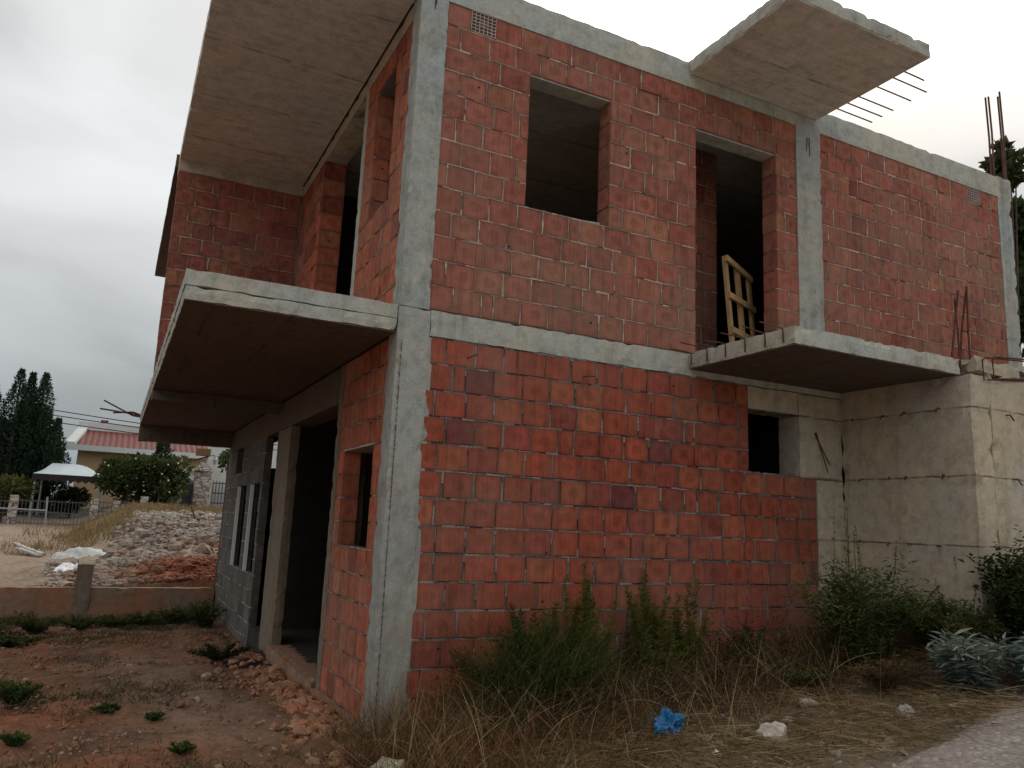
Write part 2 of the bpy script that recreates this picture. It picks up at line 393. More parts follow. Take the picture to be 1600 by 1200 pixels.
def gcol(x, y):
    n = N(x*.7, y*.7, 3)+.6*N(x*2.1, y*2.1, 8)+.3*N(x*6, y*6, 4)
    if y < 9.4:
        c = mixc(BROWN, RED, sstep(-.35, .35, n)); c = mixc(c, (.07,.045,.03), sstep(.15,.6,N(x*1.3+7, y*1.3, 17)+.3*N(x*5,y*5,2))*.7)
        path = math.exp(-((x+1.05+.12*(y-2))/.55)**2)*sstep(-.8, .6, y)*(1-sstep(3.2, 5.5, y))
        c = mixc(c, PALE, min(1, path*1.1))
        c = mixc(c, (.07, .05, .035), sstep(5.5, 7.5, y)*.5)
        c = mixc(c, DRY, sstep(-.5, .3, x)*(1 if y < .2 else 0))
        if y < -5: c = mixc(c, (.4,.33,.27), sstep(-5,-7,y))  # unseen ground behind the camera paled, added to bounce light upwards
        if y < -1.0 and x > .3 and y > -6: c = mixc(c, (.21, .165, .11), sstep(-1.0, -1.8, y))
    else:
        m = sstep(-2.7, -.8, x+.03*(y-15))
        c = mixc(SAND, WHITE, m)
        c = mixc(c, (.3, .1, .045), min(1, 1.5*math.exp(-((x+.2)/.85)**2-((y-10.2)/1.1)**2)))
        c = mixc(c, (.26, .19, .09), sstep(16, 19, y)*sstep(27, 24, y)*sstep(-3.4, -2, x))
        c = mixc(c, (.085,.08,.065), sstep(27.3,28.2,y)*sstep(.6,-.4,x))  # shade behind the fence darkened into the soil colour
        if y > 40: c = (.13, .14, .08)
    return c
def terrain():
    mb = MB(); nx, ny = len(xs), len(ys); cc = []
    for y in ys:
        for x in xs:
            near = -5 < x < 7 and -4 < y < 14
            z = gz(x, y)
            if near:
                amp = (.055 if x < .1 and y > -1.5 else .022) if y < 9.4 else .06
                if y < -2.35+.2*(x-2.1): amp = 0; z -= .07
                if not (x > 4.6 and y > -1.3): z += amp*(N(x*2.6, y*2.6, 1)+.55*N(x*7, y*7, 2)+.35*N(x*17, y*17, 5))
                if -.2 < x < 4.7 and .12 < y < 9.2: z = -.25
            mb.v.append((x, y, z)); cc.append(gcol(x, y))
    for j in range(ny-1):
        for i in range(nx-1):
            a = j*nx+i; k = [cc[a], cc[a+1], cc[a+nx+1], cc[a+nx]]
            mb.face((a, a+1, a+nx+1, a+nx), tuple(sum(q[t] for q in k)/4 for t in range(3)))
    o = mb.build('ground', M['soil'], smooth=True); tag(o, kind='structure')
terrain()

def road():
    mb = MB(); rows = 70; cols = 34
    for i in range(rows+1):
        x = -6+i*.28
        edge = -2.25+.2*(x-2.1)+.05*N(x*2.2, 4)+.025*N(x*7, 2)
        for j in range(cols+1):
            t = j/cols; y = edge-4.6*t
            h = .107*max(0, x)*1.0 + .02*y
            z = h+.018+.006*N(x*3, y*3)-(.06 if j == 0 else 0)
            mb.v.append((x, y, max(z, gz(x, y)+.03*(j > 0)-.03*(j == 0))))
    for i in range(rows):
        for j in range(cols):
            a = i*(cols+1)+j; mb.face((a, a+cols+1, a+cols+2, a+1)[::-1])
    tag(mb.build('road', M['road'], smooth=True), kind='structure')
road()

def hills():
    mb = MB(); n = 120
    for i in range(n+1):
        a = lerp(R(-75), R(75), i/n); d = 2300
        h = 150+110*(N(i*.06, 3)+.4*N(i*.2, 9))+60*math.sin(i*.05)
        x, y = d*math.sin(a), d*math.cos(a)
        mb.v += [(x, y, -20), (x*1.08, y*1.08, h*.6), (x*1.2, y*1.2, h)]
    for i in range(n):
        for j in range(2):
            a = i*3+j; mb.face((a, a+3, a+4, a+1))
    tag(mb.build('hills', M['hill'], smooth=True), kind='structure')
hills()

# ------------------------------------------------------------------ the unfinished house
house = empty('unfinished_house', (0, 0, 0), 'unfinished two storey red block house with grey concrete frame, slabs and empty openings', 'house')

def block_wall(name, O, u, n, U0, U1, V0, rows, openings, parent, seed, tone='low', h=.2, bw=.25, depth=.25, label=None, gap=.009, teeth=0., mats=None):
    rnd = random.Random(seed); mb = MB(); uvs = []
    O = Vector(O); u = Vector(u); n = Vector(n); up = Vector((0,0,1))
    flip = u.cross(up).dot(n) < 0
    P = lambda a, b, d: tuple(O+u*a+up*b-n*d)
    def q4(a, b, c, d, col, mat, uv=None):
        k = len(mb.v); mb.v.extend([a, b, c, d]); f = (k, k+1, k+2, k+3); t = uv or [(0,0)]*4
        if flip: f = f[::-1]; t = t[::-1]
        mb.face(f, col, mat)
        for x in t: uvs.extend(x)
    def pick():
        r = rnd.random(); g = rnd.gauss(1, .075)
        if tone == 'low':
            c = (.30, .068, .038) if r < .66 else (.33, .092, .047) if r < .85 else (.26, .06, .042) if r < .965 else (.17, .045, .042)
        elif tone == 'up':
            c = (.305, .100, .068) if r < .62 else (.32, .128, .08) if r < .86 else (.26, .09, .064) if r < .98 else (.24, .06, .05)
        elif tone == 'side':
            c = (.40, .115, .06) if r < .7 else (.42, .145, .08) if r < .88 else (.27, .075, .05)
        else:
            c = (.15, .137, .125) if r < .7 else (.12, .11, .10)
        return tuple(x*g for x in c)
    def solid(a, b, c, d, d0, d1, col, mat, ch=0.0, uvf=False):
        j = lambda s: rnd.uniform(-s, s)
        jj = .0035 if ch else 0
        F = [(a+j(jj), c+j(jj)), (b+j(jj), c+j(jj)), (b+j(jj), d+j(jj)), (a+j(jj), d+j(jj))]
        I = [(F[0][0]+ch, F[0][1]+ch), (F[1][0]-ch, F[1][1]+ch), (F[2][0]-ch, F[2][1]-ch), (F[3][0]+ch, F[3][1]-ch)]
        ff = [P(*x, d0) for x in I]; fm = [P(*x, d0+ch) for x in F]; fb = [P(*x, d1) for x in F]
        q4(*ff, col, mat, [(0,0),(1,0),(1,1),(0,1)])
        for k in range(4):
            k2 = (k+1) % 4
            if ch: q4(fm[k], fm[k2], ff[k2], ff[k], tuple(x*.8 for x in col), mat)
            q4(fb[k], fb[k2], fm[k2], fm[k], col, mat, [(0,0),(1,0),(1,1),(0,1)])
        q4(fb[1], fb[0], fb[3], fb[2], col, mat, [(0,0),(1,0),(1,1),(0,1)])
    def free(v0, v1):
        iv = [(U0, U1)]
        for (a, b, c, d) in openings:
            if v1 > c+.02 and v0 < d-.02:
                nv = []
                for s, e in iv:
                    if b <= s or a >= e: nv.append((s, e)); continue
                    if a > s+.01: nv.append((s, a))
                    if b < e-.01: nv.append((b, e))
                iv = nv
        return iv
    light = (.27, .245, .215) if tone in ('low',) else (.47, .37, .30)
    if tone == 'low': gap = .0125
    def joint(a, b, c, d, vert):
        """squeezed-out mortar in short runs"""
        L = (d-c) if vert else (b-a); t = 0
        while t < L-1e-4:
            s = min(L-t, rnd.uniform(.03, .14))
            r = rnd.random()
            if tone == 'up': miss = .07
            elif tone == 'grey': miss = .3
            else: miss = .26
            if r > miss:
                dd = rnd.uniform(-.0015, .007 if tone == 'low' else .003); g = rnd.choice((.4, .55, .6, .75, .95)) if tone == 'low' else rnd.choice((.5, .62, .7, .8, 1.0))
                if tone == 'side': g *= .75
                w0 = rnd.uniform(-.003, .003); w1 = rnd.uniform(-.003, .004)
                col = tuple(x*g for x in light)
                if vert: solid(a+w0, b+w1, c+t, c+t+s, dd, .03, col, 1)
                else: solid(a+t, a+t+s, c+w0, d+w1, dd, .03, col, 1)
            t += s
    off0 = rnd.uniform(.1, .16)
    for r in range(rows):
        v0 = V0+r*h; v1 = v0+h; dv = rnd.uniform(-.002, .002)
        for (s, e) in free(v0, v1):
            solid(s+.006, e-.006, v0-.001, v1+.001, .013 if tone != 'up' else .007, depth-.012, (.15,.14,.13) if tone != 'up' else (.22,.14,.11), 1)   # mortar core
            x = s-(teeth*rnd.random() if s == U0 else 0); first = True
            while x < e-.015:
                w = bw*rnd.uniform(.955, 1.035)
                if first: w = (off0 if r % 2 else bw*rnd.uniform(.8, 1.0)) + rnd.uniform(-.03, .03)
                elif rnd.random() < (.07 if tone == 'low' else .03): w = bw*rnd.uniform(.4, .6)
                first = False
                if e-(x+w) < .06: w = e-x
                g = gap*rnd.uniform(.4, 1.7) if x+w < e-.001 else 0.0
                col = pick(); bd = rnd.uniform(-.003, .003)
                solid(x, x+w-g, v0+gap*.5+dv, v1-gap*.5+dv, bd, depth-rnd.uniform(0, .004), col, 0, .004)
                if g: joint(x+w-g, x+w, v0+.004, v1-.004, True)
                x += w
            joint(s, e, v1-gap*.5-.001, v1+gap*.5+.001, False)
    mb.uv = uvs
    o = mb.build(name, mats or [M['brick'], M['mortar']], parent)
    if label: o['label'] = label
    return o

X, Y = (1,0,0), (0,1,0); FN, LN = (0,-1,0), (-1,0,0)
Z1, ZR = 3.01, 5.62
# front (faces -Y)
block_wall('brick_wall', (0,0,0), X, FN, .262, 4.24, -.4, 16, [(3.4,4.4,2.0,2.9)], house, 11, 'low', teeth=.085, label='orange red ground floor block wall of the long side')
block_wall('brick_wall', (0,0,0), X, FN, .225, 4.07, Z1, 13, [(1.0,1.82,4.005,5.215),(2.78,3.79,2.9,5.215),(.43,.66,5.415,5.65)], house, 12, 'up', teeth=.02, depth=.19, label='upper floor block wall with window hole and doorway')
block_wall('brick_wall', (0,0,0), X, FN, 4.40, 7.40, Z1, 13, [(6.83,7.05,5.415,5.65)], house, 13, 'up', label='windowless upper block wall right of the middle column')
# left (faces -X)
block_wall('brick_wall', (0,0,0), Y, LN, .19, 1.46, -.2, 15, [(.43,1.28,1.2,2.0)], house, 14, 'side', depth=.15, label='ground floor block panel with small window hole beside the corner column')
block_wall('brick_wall', (0,0,0), Y, LN, .19, 1.42, Z1, 12, [(.57,1.12,4.03,5.28)], house, 15, 'side', depth=.16, h=.2066, label='upper block panel with narrow window hole above the balcony')
block_wall('brick_wall', (0,0,0), Y, LN, 3.2, 4.4, Z1, 12, [], house, 16, 'side', h=.2066, label='upper block panel at the far end of the balcony')
block_wall('brick_wall', (0,4.4,0), X, FN, -1.49, -.03, Z1, 12, [], house, 17, 'up', h=.2066, label='block end wall closing the balcony')
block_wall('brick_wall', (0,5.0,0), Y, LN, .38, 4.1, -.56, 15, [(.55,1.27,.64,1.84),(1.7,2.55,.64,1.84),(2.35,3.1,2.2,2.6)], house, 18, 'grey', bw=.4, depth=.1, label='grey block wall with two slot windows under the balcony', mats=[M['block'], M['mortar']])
# inner partitions seen through the openings
block_wall('partition_wall', (0,.95,0), X, FN, 2.45, 3.86, Z1, 13, [], house, 19, 'up', depth=.12)
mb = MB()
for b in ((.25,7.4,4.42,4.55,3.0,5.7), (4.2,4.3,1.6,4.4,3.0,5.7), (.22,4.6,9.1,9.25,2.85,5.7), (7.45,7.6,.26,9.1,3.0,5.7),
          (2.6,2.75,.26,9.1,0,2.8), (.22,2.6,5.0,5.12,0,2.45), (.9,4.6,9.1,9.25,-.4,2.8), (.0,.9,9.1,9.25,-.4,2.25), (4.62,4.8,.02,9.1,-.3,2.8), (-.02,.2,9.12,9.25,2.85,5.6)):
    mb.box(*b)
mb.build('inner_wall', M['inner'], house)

def conc(name, b, mat='conc', seg=.07, jit=.005, chip=.012, parent=house, sd=0., label=None):
    jit *= .5; chip *= .55; mb = MB(); mb.rough(*b, seg=seg, jit=jit, chip=chip, sd=sd); o = mb.build(name, M[mat], parent)
    if label: o['label'] = label
    return o
# columns
c1 = conc('column', (-.016,.238,-.012,.19,-.45,3.0), 'conc_col', .05, .006, .02, sd=1, label='stained corner column of the ground floor')
c2 = conc('column', (-.008,.228,-.008,.19,3.004,5.88), 'conc_col', .05, .004, .012, sd=2, label='corner column of the upper floor')
c3 = conc('column', (4.065,4.41,-.012,.25,3.0,5.735), 'conc_col', .05, .004, .014, sd=3, label='middle column of the upper floor')
c4 = conc('column', (7.40,7.66,-.01,.25,2.9,5.88), 'conc_col', .05, .006, .02, sd=4, label='far right column with bars on top')
conc('column', (4.245,4.6,-.012,.26,-.3,1.985), 'conc_wall', .07, .006, .014, sd=5, label='ground floor concrete column beside the retaining wall')
conc('column', (4.03,4.6,-.009,.26,1.99,2.8), 'conc_wall', .07, .006, .014, sd=6, label='concrete block right of the small window')
mb = MB(); mb.rough(.2,.275,.0,.2,-.4,2.8, seg=.05, jit=.004, chip=.0); o = mb.build('column_fill', M['conc_col'], house)
mb = MB(); rq = random.Random(12); z = .1
while z < 2.75:   # one continuous ragged seam
    w_ = rq.choice((.0008,.001,.003,.0045)); x_ = .022+rq.uniform(-.001,.001)
    mb.v += [(x_-w_, -.0175, z), (x_+w_, -.0175, z)]; z += rq.uniform(.008,.02)
for i in range(len(mb.v)//2-1): mb.face((2*i, 2*i+1, 2*i+3, 2*i+2), (.09,.085,.075))
mb.build('formwork_seam', M['mortar'], c1)
# beams
conc('beam', (.238,4.7,-.009,.25,2.803,3.006), 'conc', .06, .006, .016, sd=7, label='floor beam along the long side')
conc('beam', (4.7,7.7,-.009,.25,2.803,3.006), 'conc', .12, .006, .016, sd=8)
conc('beam', (.226,7.68,-.010,.25,5.605,5.87), 'conc', .05, .004, .012, sd=9, label='roof beam along the long side')
conc('beam', (-.006,.25,.2,9.1,5.49,5.625), 'conc_wall', .08, .004, .01, sd=10)
conc('beam', (-1.5,-.004,4.392,4.65,5.487,5.63), 'conc_wall', .07, .005, .012, sd=11, label='beam over the balcony end wall')
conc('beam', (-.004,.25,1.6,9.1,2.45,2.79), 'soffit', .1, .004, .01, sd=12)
# left balcony slab, downstand beams
slab = conc('balcony_slab', (-1.49,-.02,-.004,9.1,2.90,3.012), 'conc', .075, .004, .014, sd=13, label='long balcony slab on the left side')
mb = MB(); mb.rough(-1.482,-.02,-.008,9.09,2.80,2.898, seg=.06, jit=.0018, chip=.009, sd=14); mb.build('slab_layer', M['conc'], slab); mb = MB(); mb.box(-1.475,-.03,.004,9.08,2.795,2.801); mb.build('slab_soffit', M['soffit'], slab)  # thin sheet carries the painted shade under the slab
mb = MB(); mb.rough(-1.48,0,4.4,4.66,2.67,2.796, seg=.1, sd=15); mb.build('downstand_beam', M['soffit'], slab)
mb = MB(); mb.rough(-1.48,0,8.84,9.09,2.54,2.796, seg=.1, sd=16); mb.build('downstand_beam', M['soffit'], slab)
for k, (x1, y1, z1) in enumerate(((-2.06,9.35,3.2), (-2.1,9.2,3.04), (-1.9,9.1,2.98))):
    mb = MB(); mb.tube([(-1.35,9.0,2.93), (-1.6,9.1,2.96+.03*k), (x1,y1,z1)], .014, 5); mb.build('rebar', M['rebar'], slab)
# floors, roof
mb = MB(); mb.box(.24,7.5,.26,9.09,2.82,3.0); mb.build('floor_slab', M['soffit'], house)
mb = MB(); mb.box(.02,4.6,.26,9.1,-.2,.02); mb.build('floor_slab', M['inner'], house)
conc('threshold', (-.05,.2,1.58,3.72,-.2,.03), 'conc_low', .06, .012, .05, sd=17)
conc('footing', (-.06,.1,-.03,1.58,-.4,-.005), 'conc_low', .06, .012, .03, sd=18)
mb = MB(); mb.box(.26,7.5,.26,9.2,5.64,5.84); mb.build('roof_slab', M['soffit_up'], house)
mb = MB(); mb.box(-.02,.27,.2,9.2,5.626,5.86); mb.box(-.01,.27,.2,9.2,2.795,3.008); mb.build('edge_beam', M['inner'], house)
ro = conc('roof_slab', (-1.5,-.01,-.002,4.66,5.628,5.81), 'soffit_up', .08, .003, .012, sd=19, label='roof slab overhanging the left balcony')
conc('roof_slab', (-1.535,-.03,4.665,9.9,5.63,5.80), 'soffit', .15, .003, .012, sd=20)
# left side posts and lintels
conc('door_post', (-.010,.25,1.455,1.6,-.1,2.795), 'pier', .06, .004, .016, sd=21)
conc('door_post', (-.006,.25,1.42,1.535,3.015,5.488), 'conc', .05, .003, .01, sd=22)
conc('pier', (-.006,.10,3.72,4.5,-.12,2.448), 'pier', .07, .004, .014, sd=23)
conc('lintel', (-.003,.24,.42,1.29,1.992,2.012), 'conc', .06, .002, .004, sd=24)
conc('lintel', (.98,1.84,.0,.24,5.203,5.222), 'conc', .06, .002, .004, sd=25) if False else None
mb = MB(); mb.box(1.004,1.816,.012,.18,5.198,5.2145); mb.build('lintel', M['conc'], house)
mb = MB(); mb.box(2.784,3.786,.012,.18,5.198,5.2145); mb.build('lintel', M['conc'], house)
conc('lintel', (3.39,4.028,-.006,.25,2.585,2.8), 'conc_wall', .07, .005, .012, sd=26)
for y in (5.0+1.27, 5.0+2.55):
    mb = MB(); mb.box(-.010,.036,y-.03,y-.002,.646,1.838); mb.build('window_reveal', M['plaster'], house)
mb = MB(); mb.obox((1.42,.10,4.02), (1.74,.06,4.025), .1, .022); mb.build('sill_board', M['greywood'], house)
# perforated vent blocks
for x0, x1 in ((.435,.655), (6.835,7.045)):
    z0, z1 = 5.422, 5.605; mb = MB()
    for i in range(7): xx = lerp(x0, x1, i/6); mb.box(xx-.0026, xx+.0026, -.002, .12, z0, z1, (.44,.36,.33))
    for i in range(7): zz = lerp(z0, z1, i/6); mb.box(x0, x1, -.004, .12, zz-.0026, zz+.0026, (.44,.36,.33))
    xm = (x0+x1)/2; mb.box(xm-.03, xm+.03, .0, .12, 5.485, 5.542, (.16,.08,.07)); mb.box(x0, x1, .121, .2, z0, z1, (.012,.008,.007))  # dark cavity behind the grid painted as a near-black back
    mb.build('vent_block', simple('vent_clay', (1,1,1), .9, 20, .3, .2, tint=True) if 'vent_clay' not in bpy.data.materials else bpy.data.materials['vent_clay'], house)
# right balcony slab + bars
bs = conc('balcony_slab', (2.69,4.62,-1.25,-.012,2.865,3.008), 'conc', .05, .005, .022, sd=27, label='small balcony slab below the upper doorway')
mb = MB(); mb.box(2.70,4.6,-1.242,-.02,2.8605,2.866); mb.build('slab_soffit', M['soffit'], bs)  # underside sheet in the shade-darkened colour
for k, y in enumerate((-.06,-.27,-.5,-.73,-.95,-1.14)):
    rr = random.Random(k); xo = 2.44+rr.uniform(-.03,.05)
    mb = MB(); mb.tube([(xo,y+rr.uniform(-.04,.04),3.0+rr.uniform(0,.03)), (2.62,y,3.004), (2.677,y,2.998), (2.682,y,2.96), (2.680,y,2.89)], .006, 5); mb.build('rebar', M['rebar'], bs)
# canopy slab + bars
cs = conc('canopy_slab', (2.68,4.37,-1.31,-.012,5.74,5.872), 'conc', .05, .004, .02, sd=28, label='canopy slab over the upper doorway')
mb = MB(); mb.box(2.69,4.36,-1.30,-.02,5.7355,5.741); mb.build('slab_soffit', M['soffit_up'], cs)  # underside sheet in the light-lifted colour
for y, x1, dz in ((-.22,4.95,0), (-.35,4.94,0), (-.49,4.93,.0), (-.70,4.92,0), (-.88,4.91,0), (-1.0,4.68,-.02)):
    mb = MB(); mb.tube([(4.3,y,5.79), (4.6,y,5.788), (x1,y+(-.02 if dz else 0),5.785+dz)], .0075, 5); mb.build('rebar', M['rebar'], cs)
# bars above the far right column
for x, y, z in ((7.46,.05,6.97), (7.58,.16,7.05), (7.68,.04,7.1), (7.84,.16,7.14)):
    mb = MB(); mb.tube([(x-.0,y,5.8), (x+.012,y,6.5), (x-.01,y,z)], .012, 5); mb.build('rebar', M['rebar'], c4)
# nails and bits sticking out of the front wall
for x, z, dx, dz in ((.56,2.68,.05,.02), (1.6,2.66,.07,-.0), (3.88,2.52,0,0)):
    if dx:
        mb = MB(); mb.tube([(x,.02,z), (x+dx*.3,-.05,z), (x+dx,-.09,z+dz)], .005, 5); mb.build('nail', M['rebar'], house)
for a, b in (((4.22,-.015,2.43),(4.38,-.05,2.13)), ((4.24,-.015,2.44),(4.34,-.06,2.05))):
    mb = MB(); mb.tube([a, b], .006, 5); mb.build('rebar', M['rebar'], house)
rd = random.Random(9)
for cx_, n_, z_, par in ((.12, 6, 5.84, c2), (4.23, 3, 5.5, c3)):
    mb = MB()
    for k in range(n_):
        x = cx_+rd.uniform(-.05,.05) if n_ > 3 else cx_+(k-1)*.022; L_ = rd.uniform(.15,.5)*(1 if n_ > 3 else .55); w_ = rd.uniform(.0016,.0032); z = z_
        while z > z_-L_:
            mb.box(x-w_, x+w_, -.0165, -.006, z-.05, z+.002, (.035,.035,.033)); z -= .05; x += rd.uniform(-.0015,.0015)
    mb.build('drip_stain', M['mortar'], par)

# ------------------------------------------------------------------ concrete retaining wall on the right
rw = empty('retaining_wall', (4.7,-1.2,.4), 'tall stained beige concrete retaining wall under the small balcony slab, right of the red blocks', 'wall')
mb = MB(); mb.rough(4.594,4.86,-1.345,-.004,-.3,2.862, seg=.08, jit=.006, chip=.014, sd=30)
mb.rough(4.862,12.5,-1.343,-1.1,-.2,2.9, seg=.11, jit=.008, chip=.03, sd=31); mb.build('wall_body', M['conc_wall'], rw)
mb = MB(); mb.rough(4.70,12.5,-1.335,-1.12,2.902,3.03, seg=.07, jit=.018, chip=.05, sd=32); mb.build('wall_cap', M['conc_wall'], rw)
rr = random.Random(3)
for z in (2.0, 1.42, 2.58):
    for k in range(4):
        y = -.2-k*.28+rr.uniform(-.05,.05)
        mb = MB(); mb.tube([(4.62,y,z), (4.575,y+rr.uniform(-.02,.02),z+rr.uniform(-.01,.02)), (4.56,y+rr.uniform(-.05,.05),z-rr.uniform(0,.03))], .006, 5); mb.build('tie_wire', M['rebar'], rw)
for x, z in ((5.1,2.0), (5.4,1.98), (5.05,2.55)):
    mb = MB(); mb.tube([(x,-1.33,z), (x+.02,-1.375,z), (x+.05,-1.39,z-.05)], .007, 5); mb.build('tie_wire', M['rebar'], rw)
for a, b in (((4.57,-1.2,2.9),(4.70,-1.22,3.64)), ((4.70,-1.2,2.9),(4.67,-1.2,3.56)), ((4.77,-1.15,2.9),(4.84,-1.2,3.66)), ((4.84,-1.2,2.9),(4.82,-1.22,3.70))):
    mb = MB(); mb.tube([a, ((a[0]+b[0])/2+.01, a[1], (a[2]+b[2])/2), b], .009, 5); mb.build('rebar', M['rebar'], rw)
for z0, x0 in ((2.93,4.74), (2.955,4.88)):
    mb = MB(); mb.tube([(6.3,-1.30,z0+.22), (x0+.05,-1.37,z0+.09), (x0,-1.37,z0+.06), (x0+.01,-1.37,z0-.11), (x0+.08,-1.37,z0-.1), (6.3,-1.30,z0+.06)], .008, 5); mb.build('stirrup', M['rebar'], rw)

# ------------------------------------------------------------------ wooden pallet in the upper doorway
pal = empty('wooden_pallet', (3.6,.35,3.02), 'pale wooden pallet frame leaning inside the upper doorway', 'pallet')
A = Vector((3.47,.27,3.02)); W_ = Vector((.56,.26,0)); H_ = Vector((-.10,.02,1.12))
pn = W_.cross(H_).normalized()
for t in (.03, .5, .97):
    mb = MB(); a = A+W_*t; mb.obox(a, a+H_*(1.0 if t < .9 else .93), .085 if t == .5 else .07, .03, up=pn); mb.build('upright_board', M['wood'], pal)
for t in (.06, .33, .64, .975):
    mb = MB(); a = A+H_*t+pn*.032; mb.obox(a-W_*.03, a+W_*1.03-Vector((0,0,.05 if t > .9 else 0)), .06, .025, up=pn); mb.build('cross_board', M['wood'], pal)

# ------------------------------------------------------------------ low garden wall (left) with stub post
gw = empty('garden_wall', (-2.5,9.1,-.3), 'low stained concrete garden wall across the back of the red yard', 'wall')
mb = MB(); mb.rough(-9,-.015,9.0,9.2,-.6,.17, seg=.1, jit=.006, chip=.016, sd=40); mb.build('wall_body', M['conc_low'], gw)
mb = MB(); mb.rough(-2.11,-1.87,8.985,9.22,-.6,.53, seg=.08, jit=.004, chip=.01, sd=41); mb.build('post', M['pier'], gw)

# ------------------------------------------------------------------ stones
rs = random.Random(21)
def stones(name, n, fn, label=None, cat=None):
    mb = MB()
    for k in range(n):
        r = fn()
        if not r: continue
        x, y, s, col = r; mb.rock((x, y, gz(x, y)+s*.25), s, (1, rs.uniform(.6,1), rs.uniform(.4,.8)), col, rs)
    o = mb.build(name, M['pebble']); tag(o, label, cat, kind='stuff')
def yard():
    x = rs.uniform(-3.6, -.12); y = rs.uniform(-1.6, 8.8)
    if N(x*1.1, y*1.1, 6)+rs.uniform(-.5,.5) < -.05: return None
    s = abs(rs.gauss(0, .0085))+.004
    if y < 1.5 and x < -.8 and rs.random() < .5: c = (.36,.26,.19)
    if rs.random() < .02: s *= rs.uniform(1.8,2.8)
    if rs.random() < .22:
        x = -.1-abs(rs.gauss(0,.16)); y = rs.uniform(-.6, 4.3); s = abs(rs.gauss(0,.018))+.007; return x, y, s, mixc((.34,.13,.06), (.38,.22,.13), rs.random())
    c = mixc((.24,.09,.048), (.34,.23,.16), rs.random()**1.6); return x, y, s, c
stones('yard_gravel', 19000, yard, 'reddish brown stones and clods scattered over the bare yard', 'gravel')
def rubble():
    y = 9.5+rs.random()**1.3*10.5; x = rs.uniform(-2.6, 1.6)
    if y > 13 and x < -1.9+.12*(y-13): return None
    if x < -1.6 and y > 11.5 and rs.random() < .7: return None
    s = abs(rs.gauss(0, .032))+.012+(rs.uniform(.03,.12) if rs.random() < .03 else 0)
    red = math.exp(-((x+.2)/1.0)**2-((y-10.2)/1.5)**2)
    c = mixc(mixc((.40,.345,.29), (.27,.17,.11), max(0, min(1, .4+1.6*N(x*1.3, y*1.1, 14)-(y-12)*.09))), (.28,.1,.05), min(1, red*1.6*rs.uniform(.5,1.2))); g = rs.uniform(.6,1.15); return x, y, s, tuple(q*g for q in c)
stones('limestone_rubble', 9000, rubble, 'pale limestone rubble covering the slope behind the low wall', 'rubble')
def verge():
    x = rs.uniform(.1, 6); y = rs.uniform(-2.3, -.3)
    s = abs(rs.gauss(0, .010))+.004+(.02 if rs.random() < .03 else 0); g = rs.uniform(.6,1.1); return x, y, s, (.36*g,.3*g,.25*g)
stones('verge_gravel', 2200, verge, 'small pale stones in the dry verge beside the road', 'gravel')

def big_rock(x, y, s, col, label, group=None, sink=.3, sq=(1.1,.8,.75)):
    mb = MB(); r = random.Random(int(x*1000+y*77)); mb.rock((0,0,0), s, sq, col, r, 3)
    o = mb.build('rock', M['pebble']); o.location = (x, y, gz(x, y)+s*sink); return tag(o, label, 'rock', group)
big_rock(2.08,-1.58,.095,(.5,.43,.36),'pale angular rock in the straw between blue bag and road edge')
big_rock(-.16,-.88,.10,(.46,.41,.28),'yellowish rock at the foot of the corner column, cut by the picture edge')
big_rock(3.1,-1.75,.07,(.33,.28,.25),'grey brown stone right at the road edge')
big_rock(2.75,-1.22,.06,(.36,.29,.24),'rounded beige stone in the grass right of the pale angular rock')
big_rock(2.38,-1.42,.04,(.4,.31,.24),'small beige stone just behind the pale angular rock', sink=.4)
PS = [(-.22,1.05,.07),(-.33,.75,.085),(-.2,.62,.075),(-.37,.42,.06),(-.24,.30,.075),(-.42,.1,.07),(-.28,-.02,.06),(-.55,.35,.045),(-.16,1.4,.06),(-.25,1.75,.07),(-.32,2.1,.085),(-.2,2.35,.09),(-.33,2.6,.075),(-.22,2.95,.08),(-.35,3.15,.06),(-.28,4.2,.09),(-.2,3.45,.05)]
for k, (x, y, s) in enumerate(PS):
    s *= random.Random(k+5).uniform(.5,1.05)
    o = big_rock(x-.02, y, s, mixc((.33,.13,.07), (.36,.21,.135), random.Random(k).random()), 'orange stained stone in the row heaped along the left house wall', 'stones along the left house wall')
big_rock(-.78,2.55,.055,(.36,.25,.18),'single buff stone lying alone on the bare path near the doorway')

# ------------------------------------------------------------------ litter
def crumple(name, loc, s, mat, label, cat, seed, flat=.8):
    mb = MB(); r = random.Random(seed); mb.rock((0,0,0), s, (1,.8,flat), (1,1,1), r, 5)
    vs = []
    for v in mb.v:
        p = Vector(v); q_ = p/s+Vector((seed,0,0)); k = .72+.5*mn.noise(q_*1.1)+.14*(1-min(1,abs(mn.noise(q_*1.7))*2.2))**2+.16*(1-min(1,abs(mn.noise(q_*3.7))*2.4))**2+.06*mn.noise(q_*9)
        p = p*k; p.z = max(p.z, -s*.3); vs.append(tuple(p))
    mb.v = vs; o = mb.build(name, M[mat]); o.location = loc; tag(o, label, cat)
crumple('plastic_bag', (1.58,-1.2,gz(1.6,-1.2)+.075), .112, 'bag', 'crumpled blue plastic bag lying in the dry grass', 'bag', 4, .95)
crumple('paper_scrap', (1.60,-1.62,gz(1.6,-1.62)+.02), .036, 'paper', 'small crumpled white scrap on the straw in front of the blue bag', 'litter', 9, .5)

